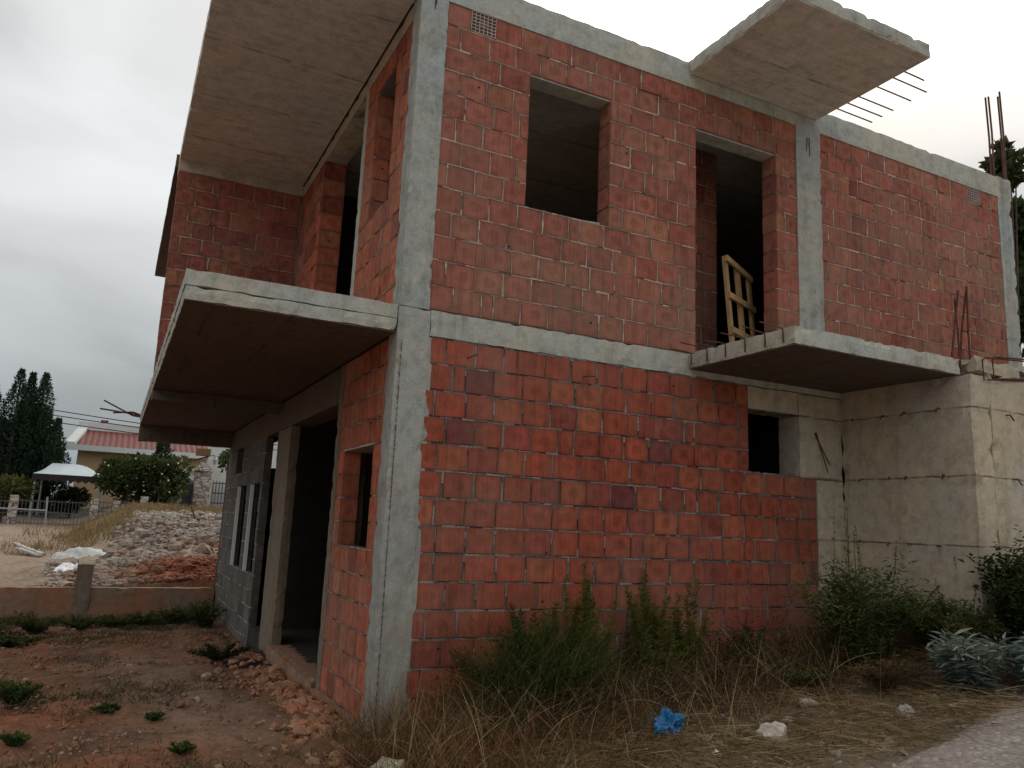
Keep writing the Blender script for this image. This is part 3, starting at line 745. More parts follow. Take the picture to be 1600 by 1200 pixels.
# sacking and boards on the far heap
def sack(name, a, b, w, h, mat, label, cat, seed):
    mb = MB(); n, m = 26, 10; a = Vector(a); b = Vector(b); d = b-a; sd = d.cross(Vector((0,0,1))).normalized()
    for i in range(n+1):
        for j in range(m+1):
            t = i/n; u = j/m*2-1; e = (1-abs(2*t-1)**3)
            z = h*e*(1-u*u)+.06*N(t*6+seed, u*2)+.03*N(t*17, u*6+seed)
            p = a+d*t+sd*(u*w*(.6+.4*e)); mb.v.append((p.x, p.y, p.z+z))
    for i in range(n):
        for j in range(m): q = i*(m+1)+j; mb.face((q, q+m+1, q+m+2, q+1))
    tag(mb.build(name, M[mat], smooth=True), label, cat)
sack('sacking_sheet', (-2.62,11.6,.46), (-1.78,11.9,.56), .3, .13, 'tarp', 'crumpled grey white sheeting draped over the heap behind the low wall', 'sheeting', 3)
sack('sacking_sheet', (-2.55,10.6,.30), (-1.95,10.6,.34), .22, .1, 'pebble', 'beige sack half buried in the heap below the grey white sheeting', 'sack', 7)
for k, (a, b) in enumerate((((-3.62,16.0,.55),(-2.98,15.2,.33)), ((-3.52,15.7,.52),(-2.95,15.0,.36)), ((-3.48,15.4,.46),(-2.98,14.7,.33)))):
    mb = MB(); mb.obox(a, b, .12, .03); tag(mb.build('plank', M['greywood']), 'weathered grey plank lying in the pile left of the sheeting', 'plank', 'planks left of the sheeting')
mb = MB(); mb.tube([(.16,15.5,1.15), (.02,15.6,1.55)], .02, 5); tag(mb.build('stake', M['rebar']), 'short dark stake leaning in the dry grass on top of the rubble slope', 'stake')

# ------------------------------------------------------------------ vegetation
rv = random.Random(77)
def jitc(c, r, s=.25):
    g = 1+r.uniform(-s, s); return (c[0]*g*(1+r.uniform(-.1,.1)), c[1]*g, c[2]*g)
STRAW = (.24,.165,.085); BRN = (.115,.066,.035); DKB = (.045,.027,.019); OLV = (.075,.072,.028)

def dry_grass():
    mb = MB()
    for k in range(30000):
        x = rv.uniform(-.35, 5.2); y = rv.uniform(-2.05, -.04)
        d = N(x*1.4, y*1.8, 11)
        if rv.random() > .55+d*.8+(.35 if y > -.9 else 0)-(.3 if y < -1.6 else 0): continue
        tall = sstep(-1.6, -.5, y)
        L = rv.uniform(.05, .16)+tall*rv.uniform(.02, .36)
        if x > 2.6 and x < 3.3: L *= .75
        c = jitc(rv.choice((STRAW, BRN, BRN, DKB, OLV, BRN)) if y > -1.2 else rv.choice((STRAW, STRAW, BRN, OLV)), rv)
        mb.blade((x, y, gz(x, y)-.01), (rv.gauss(0,.5), rv.gauss(0,.5), 1), L, rv.uniform(.003,.006), rv.uniform(.3,1.6), c, rv)
    for k in range(9500):   # flattened straw
        x = rv.uniform(.2, 4.6); y = rv.uniform(-2.2, -.9)
        if rv.random() > .6+N(x*2, y*2, 4): continue
        a = rv.uniform(0, 6.28)
        mb.blade((x, y, gz(x, y)+rv.uniform(.01,.05)), (math.cos(a), math.sin(a)*.6, rv.uniform(-.05,.25)), rv.uniform(.08,.3), rv.uniform(.003,.006), rv.uniform(.0,.35), jitc(rv.choice((STRAW, STRAW, (.36,.28,.17), BRN)), rv), rv)
    for k in range(300):
        x = rv.uniform(-.3, 3.6); y = rv.uniform(-1.5, -.1)
        mb.blade((x, y, gz(x, y)), (rv.gauss(0,.6), rv.gauss(0,.4), 1), rv.uniform(.2,.55), .0045, rv.uniform(.1,.9), jitc((.38,.28,.16), rv), rv, seg=6)
    for k in range(1500):
        x = rv.gauss(.45, .45); y = -abs(rv.gauss(.7, .35))-.1
        mb.blade((x, y, gz(x, y)), (rv.gauss(0,.8), rv.gauss(0,.5), .9), rv.uniform(.12,.38), .0045, rv.uniform(.3,1.4), jitc((.20,.095,.048), rv), rv, seg=4)
    for k in range(650):    # long arching stalks
        x = rv.uniform(-.2, 3.6); y = rv.uniform(-1.0, -.1)
        mb.blade((x, y, gz(x, y)), (rv.gauss(0,.6), rv.gauss(0,.35), 1), rv.uniform(.3,.62), .005, rv.uniform(.2,1.3), jitc(rv.choice((STRAW, BRN, (.34,.25,.14))), rv), rv, seg=6)
    for k in range(420):    # fibrous tussock at the column foot
        x = rv.gauss(.25, .32); y = rv.gauss(-.45, .2)
        mb.blade((x, y, gz(x, y)), (rv.gauss(0,.7), rv.gauss(0,.5), 1), rv.uniform(.2,.5), .004, rv.uniform(.2,1.2), jitc(rv.choice((STRAW, BRN, BRN, (.25,.13,.07))), rv), rv, seg=5)
    tag(mb.build('dry_grass', M['leaf']), 'tangled brown dry grass and straw at the foot of the red wall', 'grass', kind='stuff')
dry_grass()

def hill_grass():
    mb = MB()
    for k in range(15000):
        y = rv.uniform(15, 27); x = rv.uniform(-4, 3)
        e = x+1.9-.0*(y-15)
        if x < -2.4+.1*(y-15)-1.2 and rv.random() < .8: continue
        if y < 17.5 and x > -1.2+rv.gauss(0,.2): continue
        if N(x*.9, y*.5, 2)+rv.uniform(-.4,.4) < -.15: continue
        c = jitc(rv.choice(((.27,.20,.11), (.22,.15,.075), (.17,.115,.06), (.14,.11,.06))), rv)
        mb.blade((x, y, gz(x, y)), (rv.gauss(0,.4), rv.gauss(0,.4), 1), rv.uniform(.1,.32), .016, rv.uniform(.2,1), c, rv, seg=2)
    tag(mb.build('hill_grass', M['leaf']), 'yellow dry grass along the top of the rubble slope', 'grass', kind='stuff')
hill_grass()

def dark_tangle():
    """dead dark undergrowth against the wall"""
    mb = MB()
    for k in range(11000):
        x = rv.choice((rv.gauss(1.15,.45), rv.gauss(2.6,.5), rv.uniform(.5,3.4))); y = -abs(rv.gauss(.35,.3))-.04
        if x < .3 or x > 4.0: continue
        z = gz(x, y)+abs(rv.gauss(0,.16))
        a = Vector((rv.gauss(0,1), rv.gauss(0,1), rv.gauss(.2,.8)))
        mb.leaf((x, y, z), a, (rv.gauss(0,1), rv.gauss(0,1), 1), rv.uniform(.02,.05), rv.uniform(.006,.016), jitc(rv.choice((DKB, (.045,.04,.022), BRN, (.035,.04,.02))), rv))
    for k in range(320):
        x = rv.uniform(.5,3.6); y = -abs(rv.gauss(.3,.2))-.05
        mb.blade((x, y, gz(x, y)), (rv.gauss(0,.8), rv.gauss(0,.5), .8), rv.uniform(.15,.4), .006, rv.uniform(.2,1), jitc(DKB, rv), rv, seg=4)
    tag(mb.build('dead_undergrowth', M['leaf']), 'dark dead undergrowth tangled along the foot of the red wall', 'undergrowth', kind='stuff')
dark_tangle()

def feathery_weed(loc, h, w, n, seed, cols, label, lean=0):
    r = random.Random(seed); t = empty('tall_weed', loc, label, 'weed'); st = MB(); lf = MB(); o = Vector(loc)
    for k in range(n):
        b = o+Vector((r.gauss(0,w*.3), r.gauss(0,w*.18), 0)); hh = h*r.uniform(.42,1)*(1-.45*min(1, abs(b.x-o.x)/w))
        d = Vector((r.gauss(lean,.16), r.gauss(-.03,.1), 1)); pts = []
        for i in range(9):
            q = i/8; pts.append(b+d*hh*q+Vector((math.sin(q*3+k)*.02, 0, 0)))
        st.tube(pts, [.004*(1-.7*i/8) for i in range(9)], 4, jitc((.09,.08,.03), r))
        m = int(300*hh)+30
        for j in range(m):
            q = r.uniform(.12, 1)**.8; p = b+d*hh*q+Vector((math.sin(q*3+k)*.02, 0, 0))
            a = r.uniform(0, 6.28); up = r.uniform(.25,1.0); L = r.uniform(.04,.10)*(1.15-q*.7)
            lf.leaf(p, (math.cos(a), math.sin(a), up), (r.gauss(0,1), r.gauss(0,1), 1), L, L*.17, jitc(r.choice(cols), r))
            if r.random() < .5: lf.leaf(p+Vector((math.cos(a), math.sin(a), up))*L*.5, (math.cos(a+.8), math.sin(a+.8), up), (0,0,1), L*.6, L*.1, jitc(r.choice(cols), r))
    st.build('stem', M['leaf'], t); lf.build('foliage', M['leaf'], t); return t
G1 = [(.095,.115,.026), (.07,.095,.024), (.13,.13,.036), (.15,.13,.042)]
feathery_weed((1.45,-.34,.14), 1.14, .34, 30, 1, G1, 'tallest feathery green weed with pointed tips against the red wall')
feathery_weed((1.10,-.36,.12), .84, .5, 42, 2, [(.04,.065,.018), (.06,.085,.022), (.03,.05,.015)], 'dark green bushy weed just left of the tallest feathery weed')
feathery_weed((2.24,-.3,.22), .92, .5, 40, 3, [(.11,.115,.03), (.13,.12,.035), (.09,.10,.028)], 'yellowish green feathery weed standing alone in the middle of the red wall')
feathery_weed((3.12,-.24,.3), .42, .3, 18, 4, [(.05,.06,.022), (.075,.07,.03)], 'low brownish weed near the right end of the red wall')
# arching reed-like tuft left of them
t = empty('grass_tuft', (1.02,-.33,.1), 'green arching grass tuft leaning left against the red wall', 'grass'); mb = MB(); r = random.Random(8)
for k in range(1300):
    mb.blade((1.0+r.gauss(0,.2), -.40+r.gauss(0,.09), .1), (r.gauss(.1,.45), r.gauss(-.15,.2), 1), r.uniform(.45,.98), .006, r.uniform(.2,1.3), jitc(r.choice(((.05,.07,.02), (.075,.08,.026), (.13,.105,.045), (.035,.05,.015))), r), r, seg=6)
mb.build('blades', M['leaf'], t)

def leafy_bush(name, loc, rx, ry, h, n, seed, cols, label, L=.05, wr=.38, group=None, cat='bush', upright=.5, stems=12, spikes=0):
    r = random.Random(seed); t = empty(name, loc, label, cat, group); st = MB(); lf = MB(); o = Vector(loc)
    for k in range(stems):
        a = r.uniform(0, 6.28); q = r.random()**.5; hh = h*r.uniform(.6,1)*(1-.3*q)
        e = Vector((math.cos(a)*rx*q, math.sin(a)*ry*q, hh)); pts = [o+Vector((e.x*.25*i/5+e.x*.75*(i/5)**1.5, e.y*.25*i/5+e.y*.75*(i/5)**1.5, hh*i/5)) for i in range(6)]
        st.tube(pts, [.006*(1-.6*i/5) for i in range(6)], 4, jitc((.10,.07,.035), r))
        for j in range(n//stems):
            q = r.uniform(.15,1); f = q*5; i = min(4, int(f)); p = pts[i].lerp(pts[i+1], f-i)
            p = p+Vector((r.gauss(0,.035), r.gauss(0,.035), r.gauss(0,.025)))*(h/.5)
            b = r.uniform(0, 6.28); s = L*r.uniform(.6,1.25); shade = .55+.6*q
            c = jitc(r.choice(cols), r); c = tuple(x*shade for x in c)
            lf.leaf(p, (math.cos(b), math.sin(b), upright+r.uniform(-.4,.5)), (r.gauss(0,.5), r.gauss(0,.5), 1), s, s*wr, c)
    for k in range(spikes):
        a = r.uniform(-1,1); b = o+Vector((a*rx*.7, r.uniform(-.3,.3)*ry, h*.5)); e = b+Vector((a*.12+r.gauss(0,.06), r.gauss(0,.05), h*r.uniform(.45,.75)))
        st.tube([b, (b+e)/2+Vector((.01,0,0)), e], [.004,.003,.002], 4, (.09,.075,.035))
        for j in range(26):
            p = b.lerp(e, r.uniform(.2,1)); c = r.uniform(0,6.28); s = L*r.uniform(.4,.8)
            lf.leaf(p, (math.cos(c), math.sin(c), .7), (0,0,1), s, s*.35, jitc(cols[0], r))
    st.build('stem', M['leaf'], t); lf.build('foliage', M['leaf'], t); return t
GB = [(.075,.10,.032), (.055,.08,.026), (.10,.115,.04), (.10,.085,.035)]
leafy_bush('green_bush', (3.70,-.88,.40), .68, .3, 1.04, 9000, 31, GB, 'green bush with upright leafy spikes in front of the concrete wall, nearest the red blocks', .055, .3, spikes=9, stems=22)
leafy_bush('green_bush', (4.4,-1.1,.52), .6, .25, .66, 6500, 32, GB, 'low leafy bush in front of the middle of the concrete wall', .05, .38, spikes=5, stems=20)
leafy_bush('green_bush', (4.3,-1.45,.56), .5, .22, .46, 4000, 33, [(.06,.08,.03), (.07,.075,.03), (.1,.08,.035)], 'leafy bush below the wall corner, between silver plant and dark shrub', .05, .36, spikes=4, stems=18)
leafy_bush('dark_shrub', (4.78,-1.57,.64), .46, .2, .95, 7000, 34, [(.03,.045,.016), (.045,.06,.02), (.025,.035,.014)], 'dark green tall shrub at the right picture edge against the concrete', .06, .42, cat='shrub', stems=24, spikes=3)
leafy_bush('silver_plant', (3.9,-1.66,.40), .36, .22, .48, 2000, 35, [(.19,.225,.19), (.14,.175,.145), (.25,.28,.245), (.10,.125,.10)], 'silvery grey green plant with long drooping leaves near the road edge', .12, .2, cat='plant', upright=.25, stems=24)
leafy_bush('silver_plant', (4.22,-1.95,.44), .36, .22, .42, 1500, 36, [(.20,.25,.22), (.15,.2,.17), (.25,.29,.26)], 'silvery leafed plant cut off by the right picture edge', .12, .2, cat='plant', upright=.25, stems=20)
leafy_bush('brown_bush', (3.4,-1.35,.36), .42, .22, .3, 2200, 37, [(.10,.06,.03), (.075,.055,.028), (.13,.085,.045)], 'low withered brown bush in front of the green bushes', .04, .25, stems=20)
leafy_bush('green_weed', (3.0,-1.0,.32), .3, .18, .2, 900, 38, GB, 'small green weed with pale flowers below the big green bush', .04, .4, cat='weed', stems=12)
leafy_bush('green_bush', (1.08,-.46,.10), .74, .24, .72, 13000, 39, [(.035,.052,.014), (.045,.065,.017), (.07,.075,.022), (.028,.04,.012)], 'dense dark green bush at the foot of the tallest feathery weed', .035, .3, stems=34, upright=1.0)
leafy_bush('green_bush', (2.28,-.36,.2), .34, .18, .55, 4200, 40, [(.09,.095,.025), (.11,.105,.03), (.07,.08,.022)], 'yellow green bush below the solitary feathery weed in mid wall', .03, .3, stems=24, upright=1.1)
# bare stalk in front of the concrete wall
mb = MB(); mb.tube([(4.35,-.9,.75), (4.5,-.95,1.0), (4.72,-1.0,1.2), (4.95,-1.06,1.36)], [.008,.006,.005,.003], 5, (.08,.06,.04)); tag(mb.build('bare_stalk', M['leaf']), 'thin bare stalk slanting up across the concrete wall', 'stalk')

# low creeping grass in ragged patches
mb = MB()
for k in range(36000):
    x = rv.uniform(-4, -.15); y = rv.uniform(-1.6, 8.8)
    d = N(x*.9+4, y*.75, 21)+.5*N(x*3, y*3, 7)+.35*sstep(-1.6,-2.8,x)+.6*sstep(6.2,8,y)
    if d+rv.uniform(-.22,.22) < .34: continue
    c = jitc(rv.choice(((.035,.055,.02), (.05,.065,.025), (.03,.042,.018), (.085,.07,.035))), rv)
    mb.blade((x, y, gz(x, y)), (rv.gauss(0,.7), rv.gauss(0,.7), 1), rv.uniform(.03,.10)+.05*sstep(6.5,8,y), rv.uniform(.004,.009), rv.uniform(.3,1.4), c, rv, seg=2)
tag(mb.build('yard_grass', M['leaf']), 'low dark green grass growing in ragged patches over the red yard', 'grass', kind='stuff')
# yard weeds
YG = [(.035,.06,.02), (.05,.075,.025), (.065,.08,.03)]
spots = [(-2.22,1.75,.19,.13,'bright green weed clump at the lower left of the yard, nearest the left picture edge'), (-1.58,1.25,.13,.06,'flat green weed in the middle of the lower yard'), (-2.1,.35,.10,.09,'small weed at the bottom left corner'),
         (-1.3,.9,.07,.05,'tiny weed on the stones near the bottom of the yard'), (-.52,3.8,.36,.2,'dark leafy clump beside the pit at the doorway'), (-1.2,-.1,.08,.06,'small dark tuft at the bottom edge of the yard')]
for k, (x, y, s, h, lab) in enumerate(spots):
    leafy_bush('yard_weed', (x, y, gz(x, y)-.01), s, s, h*(1.6 if k == 0 else 1), 700 if k not in (0,4) else 1800, 50+k, YG if k != 4 else [(.02,.03,.012), (.03,.035,.015)], lab, .035, .45, cat='weed', stems=14, upright=1.1)
band = [(-3.0,6.6,.4,.2,'green weed clump at the left end of the low garden wall'), (-2.45,7.0,.4,.24,'taller green weeds left of the wall post'), (-1.95,7.4,.35,.16,'low weeds in front of the wall post'), (-1.5,7.6,.3,.15,'low weeds right of the wall post'), (-1.1,7.7,.35,.18,'dark weeds in front of the red stained wall part'), (-.65,7.9,.35,.24,'weeds near the right end of the low wall'), (-.28,7.4,.28,.34,'tall dark weed at the corner of low wall and grey block wall'), (-2.6,5.6,.3,.1,'flat weeds in the left yard in front of the wall weeds')]
for k, (x, y, s, h, lab) in enumerate(band):
    leafy_bush('yard_weed', (x, y, gz(x, y)-.02), s*1.25, s, h*1.45, 2000, 70+k, YG+[(.06,.05,.025)], lab, .045, .4, cat='weed', stems=24)
# pit beside the doorway, its shade painted as a near-black disc
mb = MB(); n = 18; r = random.Random(2)
pts = [(-.30+math.cos(2*math.pi*i/n)*.24*r.uniform(.8,1.1), 3.35+math.sin(2*math.pi*i/n)*.34*r.uniform(.8,1.1)) for i in range(n)]
for (x, y) in pts: mb.v.append((x, y, gz(x, y)+.02))
for (x, y) in pts: mb.v.append((lerp(x,-.3,.5), lerp(y,3.35,.5), gz(x, y)+.045))
for i in range(n): mb.face((i, (i+1) % n, n+(i+1) % n, n+i), (.012,.01,.008))
mb.face(tuple(range(n, 2*n)), (.010,.008,.007))
tag(mb.build('dark_pit', M['mortar']), kind='structure')

# ------------------------------------------------------------------ background: trees, fence, houses
def conifer(x, y, h, rad, seed, label, top=None):
    z0 = gz(x, y); r = random.Random(seed); t = empty('cypress_tree', (x, y, z0), label, 'tree', None)
    tr = MB(); tr.tube([(x, y, z0-.1), (x, y, z0+h*.5), (x, y, z0+h*.97)], [rad*.12, rad*.08, .015], 7); tr.build('trunk', M['bark'], t)
    lf = MB(); n = int(5200*(h/5))
    for k in range(n):
        q = r.random()**1.25; a = r.uniform(0, 6.28)
        lobe = .78+.6*N(math.cos(a)*1.6+seed*3, math.sin(a)*1.6, q*6)+.12*math.sin(q*34+a*2)
        R_ = rad*min(1,(1-q)*1.5)**1.0*lobe+.05; rr = R_*(r.random()**.35)
        p = Vector((x+math.cos(a)*rr, y+math.sin(a)*rr, z0+.15+q*(h-.15)))
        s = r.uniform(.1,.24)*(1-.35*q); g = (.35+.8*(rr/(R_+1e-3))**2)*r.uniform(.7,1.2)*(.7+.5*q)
        lf.leaf(p, (math.cos(a)*.7+r.gauss(0,.3), math.sin(a)*.7+r.gauss(0,.3), .8+r.gauss(0,.4)), (r.gauss(0,1), r.gauss(0,1), r.gauss(0,1)), s, s*.4, (.034*g,.06*g,.036*g))
    lf.build('crown', M['leaf'], t); return t
conifer(-6.9,34.2,6.1,1.1,1,'dark cypress cut by the left picture edge')
conifer(-5.9,34.4,6.2,1.1,2,'dark cypress left of centre in the row beside the carport')
conifer(-5.5,34.9,6.15,.8,3,'slim cypress tip in the middle of the cypress row')
conifer(-5.0,34.8,6.2,1.2,4,'tall cypress at the right end of the row, beside the red roof')
conifer(-4.25,34.6,4.2,.85,5,'shorter cypress in front of the cream house')

def crown_tree(name, x, y, z0, h, rx, rz, n, seed, cols, label, cat='tree', zc=.6, L=.16, trunk=.08, ry=None, flowers=0):
    r = random.Random(seed); t = empty(name, (x, y, z0), label, cat); tr = MB(); lf = MB(); ry = ry or rx
    tr.tube([(x, y, z0-.1), (x+.03, y, z0+h*.3), (x, y, z0+h*.75)], [trunk, trunk*.7, trunk*.3], 7)
    cl = []
    for k in range(14):
        a = r.uniform(0,6.28); q = r.random()**.5; v = r.uniform(-1,1)
        c = Vector((x+math.cos(a)*rx*q*.75, y+math.sin(a)*ry*q*.75, z0+h*zc+v*rz*.7*(1-q*.4))); cl.append((c, r.uniform(.28,.5)*min(rx, rz*1.3), r.uniform(.6,1.3)))
        tr.tube([(x, y, z0+h*.3), ((x+c.x)/2, (y+c.y)/2, (z0+h*.3+c.z)/2+.05), c], [trunk*.4, trunk*.25, trunk*.1], 5)
    for k in range(n):
        c, R_, g0 = r.choice(cl); d = Vector((r.gauss(0,1), r.gauss(0,1), r.gauss(0,1))).normalized(); q = r.random()**.4; p = c+d*R_*q
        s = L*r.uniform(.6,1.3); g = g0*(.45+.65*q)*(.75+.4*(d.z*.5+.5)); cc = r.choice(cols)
        lf.leaf(p, d+Vector((r.gauss(0,.6), r.gauss(0,.6), r.gauss(0,.5))), (r.gauss(0,1), r.gauss(0,1), r.gauss(0,1)), s, s*.5, tuple(u*g for u in cc))
    for k in range(flowers):
        c, R_, g0 = r.choice(cl); d = Vector((r.gauss(0,1), -abs(r.gauss(0,1)), r.gauss(0,1))).normalized(); p = c+d*R_
        lf.leaf(p, (1,0,.3), (0,-1,.2), .09, .08, (.7,.68,.62))
    tr.build('trunk', M['bark'], t); lf.build('crown', M['leaf'], t); return t
crown_tree('dense_tree', -5.45, 35.5, gz(-5.45,35.5), 5.3, 1.6, 2.3, 9000, 21, [(.04,.062,.036), (.05,.075,.04), (.032,.05,.032)], 'broad dense dark green tree below the row of cypress tips', 'tree', .55, .2, .12, 1.0)
OG = [(.05,.07,.025), (.04,.055,.02), (.065,.08,.03)]
crown_tree('oleander_bush', -1.25, 28.2, gz(-1.25,28.2), 2.1, 1.1, .9, 5200, 11, OG, 'rounded green bush with white blossoms left of the gate pillar', 'bush', .55, .16, .05, 1.0, 26)
crown_tree('oleander_bush', -.15, 28.4, gz(-.15,28.4), 2.15, 1.0, .95, 5200, 12, OG, 'green blossoming bush standing against the gate pillar', 'bush', .55, .16, .05, .9, 24)
crown_tree('hedge_bush', -5.2, 28, gz(-5.2,28), 1.9, 1.0, .85, 2200, 13, [(.07,.07,.025), (.05,.055,.02)], 'olive coloured bush behind the fence at the left picture edge', 'bush', .5, .16, .05)
crown_tree('hedge_bush', -3.3, 33.2, gz(-3.3,33.2), 1.6, .75, .7, 1500, 14, [(.03,.04,.018), (.04,.05,.022)], 'dark bush standing in the shade under the carport', 'bush', .5, .16, .05)
conifer(-.1,30.6,3.1,.8,15,'pointed green cypress in front of the cream house wall')
crown_tree('garden_tree', 3.0, 33, gz(3,33), 2.9, .9, .6, 1200, 16, OG, 'small leafy tree behind the white gate', 'tree', .8, .16, .05)
crown_tree('broadleaf_tree', 19.75, 6.2, 2.9, 9.1, 1.75, 3.6, 15000, 17, [(.04,.058,.026), (.05,.07,.03), (.07,.09,.04)], 'tall dark tree behind the far right corner of the house', 'tree', .58, .34, .2)
crown_tree('broadleaf_tree', 17.15, 5.6, 2.9, 8.5, .38, .8, 800, 18, [(.05,.06,.03), (.07,.08,.04)], 'sparse crown tip showing above the roof beam behind the steel bars', 'tree', .92, .26, .12)

# fence: stone posts and mesh panels
posts = [(-4.77,27,.72,1.72), (-2.28,27,.84,1.72), (-1.57,27,1.0,1.70), (-.66,27.2,1.2,1.9)]
lab = ['leftmost stone fence post, below the cypress row', 'stone fence post left of the narrow gap', 'stone fence post right of the narrow gap', 'stone fence post half covered by the blossoming bush']
for (x, y, a, b), l in zip(posts, lab):
    mb = MB(); mb.rough(x-.13, x+.13, y-.13, y+.13, a-.4, b, seg=.1, jit=.012, chip=.02); tag(mb.build('fence_post', M['stone']), l, 'fence post', 'fence posts along the far garden')
for (x0, x1, z0, z1), l in zip(((-4.62,-2.42,.78,1.55), (-2.13,-1.72,.95,1.6), (-7.4,-4.92,.7,1.5), (-1.42,-.8,1.1,1.65)),
        ('long wire mesh fence panel in front of the carport', 'short mesh panel between the two close stone posts', 'mesh fence panel running out at the left picture edge', 'mesh fence panel in front of the blossoming bush')):
    t = empty('mesh_fence', ((x0+x1)/2, 27, z0), l, 'fence'); mb = MB()
    for z in (z0, (z0+z1)/2, z1): mb = MB(); mb.obox((x0,27,z), (x1,27,z), .03, .03); mb.build('rail', M['iron'], t)
    mb = MB(); n = int((x1-x0)/.11)
    for i in range(n+1): x = lerp(x0, x1, i/n); mb.obox((x,27,z0-.05), (x,27,z1+.06), .018, .018)
    mb.build('mesh_bars', M['iron'], t)
# temporary barrier
t = empty('site_barrier', (-3.8,26,.6), 'thin galvanised site barrier with two rails and a dark block foot', 'barrier')
mb = MB(); mb.tube([(-3.66,26,.5), (-3.72,26,1.7)], .03, 6); mb.build('post', M['galv'], t)
for z in (1.24, .64):
    mb = MB(); mb.tube([(-3.69,26,z), (-6.2,26,z+.03)], .03, 6); mb.build('rail', M['galv'], t)
mb = MB(); mb.rough(-3.98,-3.4,25.8,26.15,.46,.60, seg=.1, jit=.01); mb.build('foot', M['dark'], t)

# carport with curved sheet roof and scalloped edge
t = empty('carport', (-3.4,31.5,1.0), 'carport with arched pale sheet roof and scalloped dark edge', 'carport')
mb = MB(); n = 40
def cz_(q): return 2.66+.56*min(1, q/.14+.25)*(1 if q < .5 else math.cos((q-.5)*math.pi))
for i in range(n+1):
    q = i/n; x = lerp(-4.6,-2.1,q)
    for j in range(5): mb.v.append((lerp(x, x+.12*(1-q), j/4), 30.3+j*.9, (2.62 if j == 0 else lerp(2.66, cz_(q), j/4))+.012*math.sin(i*3.1)))
for i in range(n):
    for j in range(4): a = i*5+j; mb.face((a, a+5, a+6, a+1))
mb.build('roof', M['sheet'], t, smooth=True)
mb = MB()
for i in range(n):
    x0, x1 = lerp(-4.6,-2.1,i/n), lerp(-4.6,-2.1,(i+1)/n); d = .26+.04*math.sin(i*1.57)
    mb.quad((x0,30.28,2.62), (x1,30.28,2.62), (x1,30.28,2.62-d), (x0,30.28,2.62-d))
mb.build('valance', M['dark'], t)
for x in (-4.5,-2.2):
    for y in (30.35,33.8):
        mb = MB(); mb.tube([(x,y,.6), (x,y,2.6)], .04, 6); mb.build('post', M['galv'], t)

# cream house with red roof
hs = empty('cream_house', (-1,40,1.4), 'cream house with red tiled roof and white gable edge behind the cypresses', 'house')
mb = MB(); mb.box(-3.5,2.4,38.4,44.9,.8,4.22); mb.build('wall', M['cream'], hs)
mb = MB(); mb.box(-4.05,2.6,37.8,37.95,4.10,4.36); mb.build('gutter', M['white'], hs)
rf = MB(); rf.quad((-3.62,37.95,4.36), (2.5,37.95,4.36), (2.5,41.5,5.42), (-3.3,41.5,5.42)); rf.quad((-3.3,41.5,5.42), (2.5,41.5,5.42), (2.5,45,4.36), (-3.62,45,4.36)); rfo = rf.build('roof', M['tile'], hs)
mb = MB(); mb.obox((-3.86,37.9,4.42), (-3.5,41.55,5.53), .42, .12); mb.build('verge_board', M['white'], rfo)
mb = MB(); mb.box(-3.75,2.5,41.4,41.7,5.40,5.82); mb.build('ridge_parapet', M['white'], rfo)
mb = MB(); mb.box(-2.75,-2.4,41.75,42.1,5.6,6.02); mb.build('chimney', M['tile'], rfo)
wn = MB(); wn.box(-1.08,-.68,38.36,38.42,3.72,4.07); wno = wn.build('window', M['dark'], hs)
mb = MB(); mb.box(-1.12,-.64,38.33,38.355,3.68,3.72); mb.build('sill', M['white'], wno)
# white house and shaded blue-grey house
b2 = empty('white_house', (3,44,1.5), 'plain white house wall behind the stone gate pillar', 'house')
mb = MB(); mb.box(1.75,7.5,44,52,1.2,6.8); mb.build('wall', M['white'], b2)
mb = MB(); mb.box(1.6,7.6,43.85,52.1,6.8,7.0); mb.build('roof', M['tile'], b2)
b3 = empty('blue_grey_house', (1,47,1.5), 'blue grey shaded house side between cypress and white house', 'house')
mb = MB(); mb.box(.55,1.75,47,55,1.2,7.2); mb.build('wall', M['blue'], b3); mb = MB(); mb.box(.0,.548,46.5,55,1.2,7.2); mb.build('corner_wall', M['white'], b3)
# small roofed shelter by the gate
sh = empty('gate_shelter', (1.8,36,1.6), 'small brown roofed entrance shelter behind the gate', 'shelter')
mb = MB(); P8 = [(1.05,35.4,3.6), (2.3,35.4,3.9), (2.3,36.6,3.9), (1.05,36.6,3.6)]
mb.quad((.95,35.3,3.68), (2.2,35.3,4.12), (2.2,36.8,4.12), (.95,36.8,3.68)); mb.quad((.95,35.3,3.60), (2.2,35.3,4.04), (2.2,35.3,4.12), (.95,35.3,3.68)); mb.build('roof', M['bark'], sh)
mb = MB(); mb.box(1.62,2.25,35.0,35.6,4.1,4.42); mb.build('chimney_box', simple('brown_timber', (.2,.12,.06)), sh)
for x in (1.05,1.9,2.1):
    mb = MB(); mb.box(x-.05,x+.05,35.4,35.5,1.4,4.0); mb.build('post', M['cream'], sh)
mb = MB(); mb.box(1.2,2.0,36.2,36.3,1.4,3.2); mb.build('back_wall', M['white'], sh)
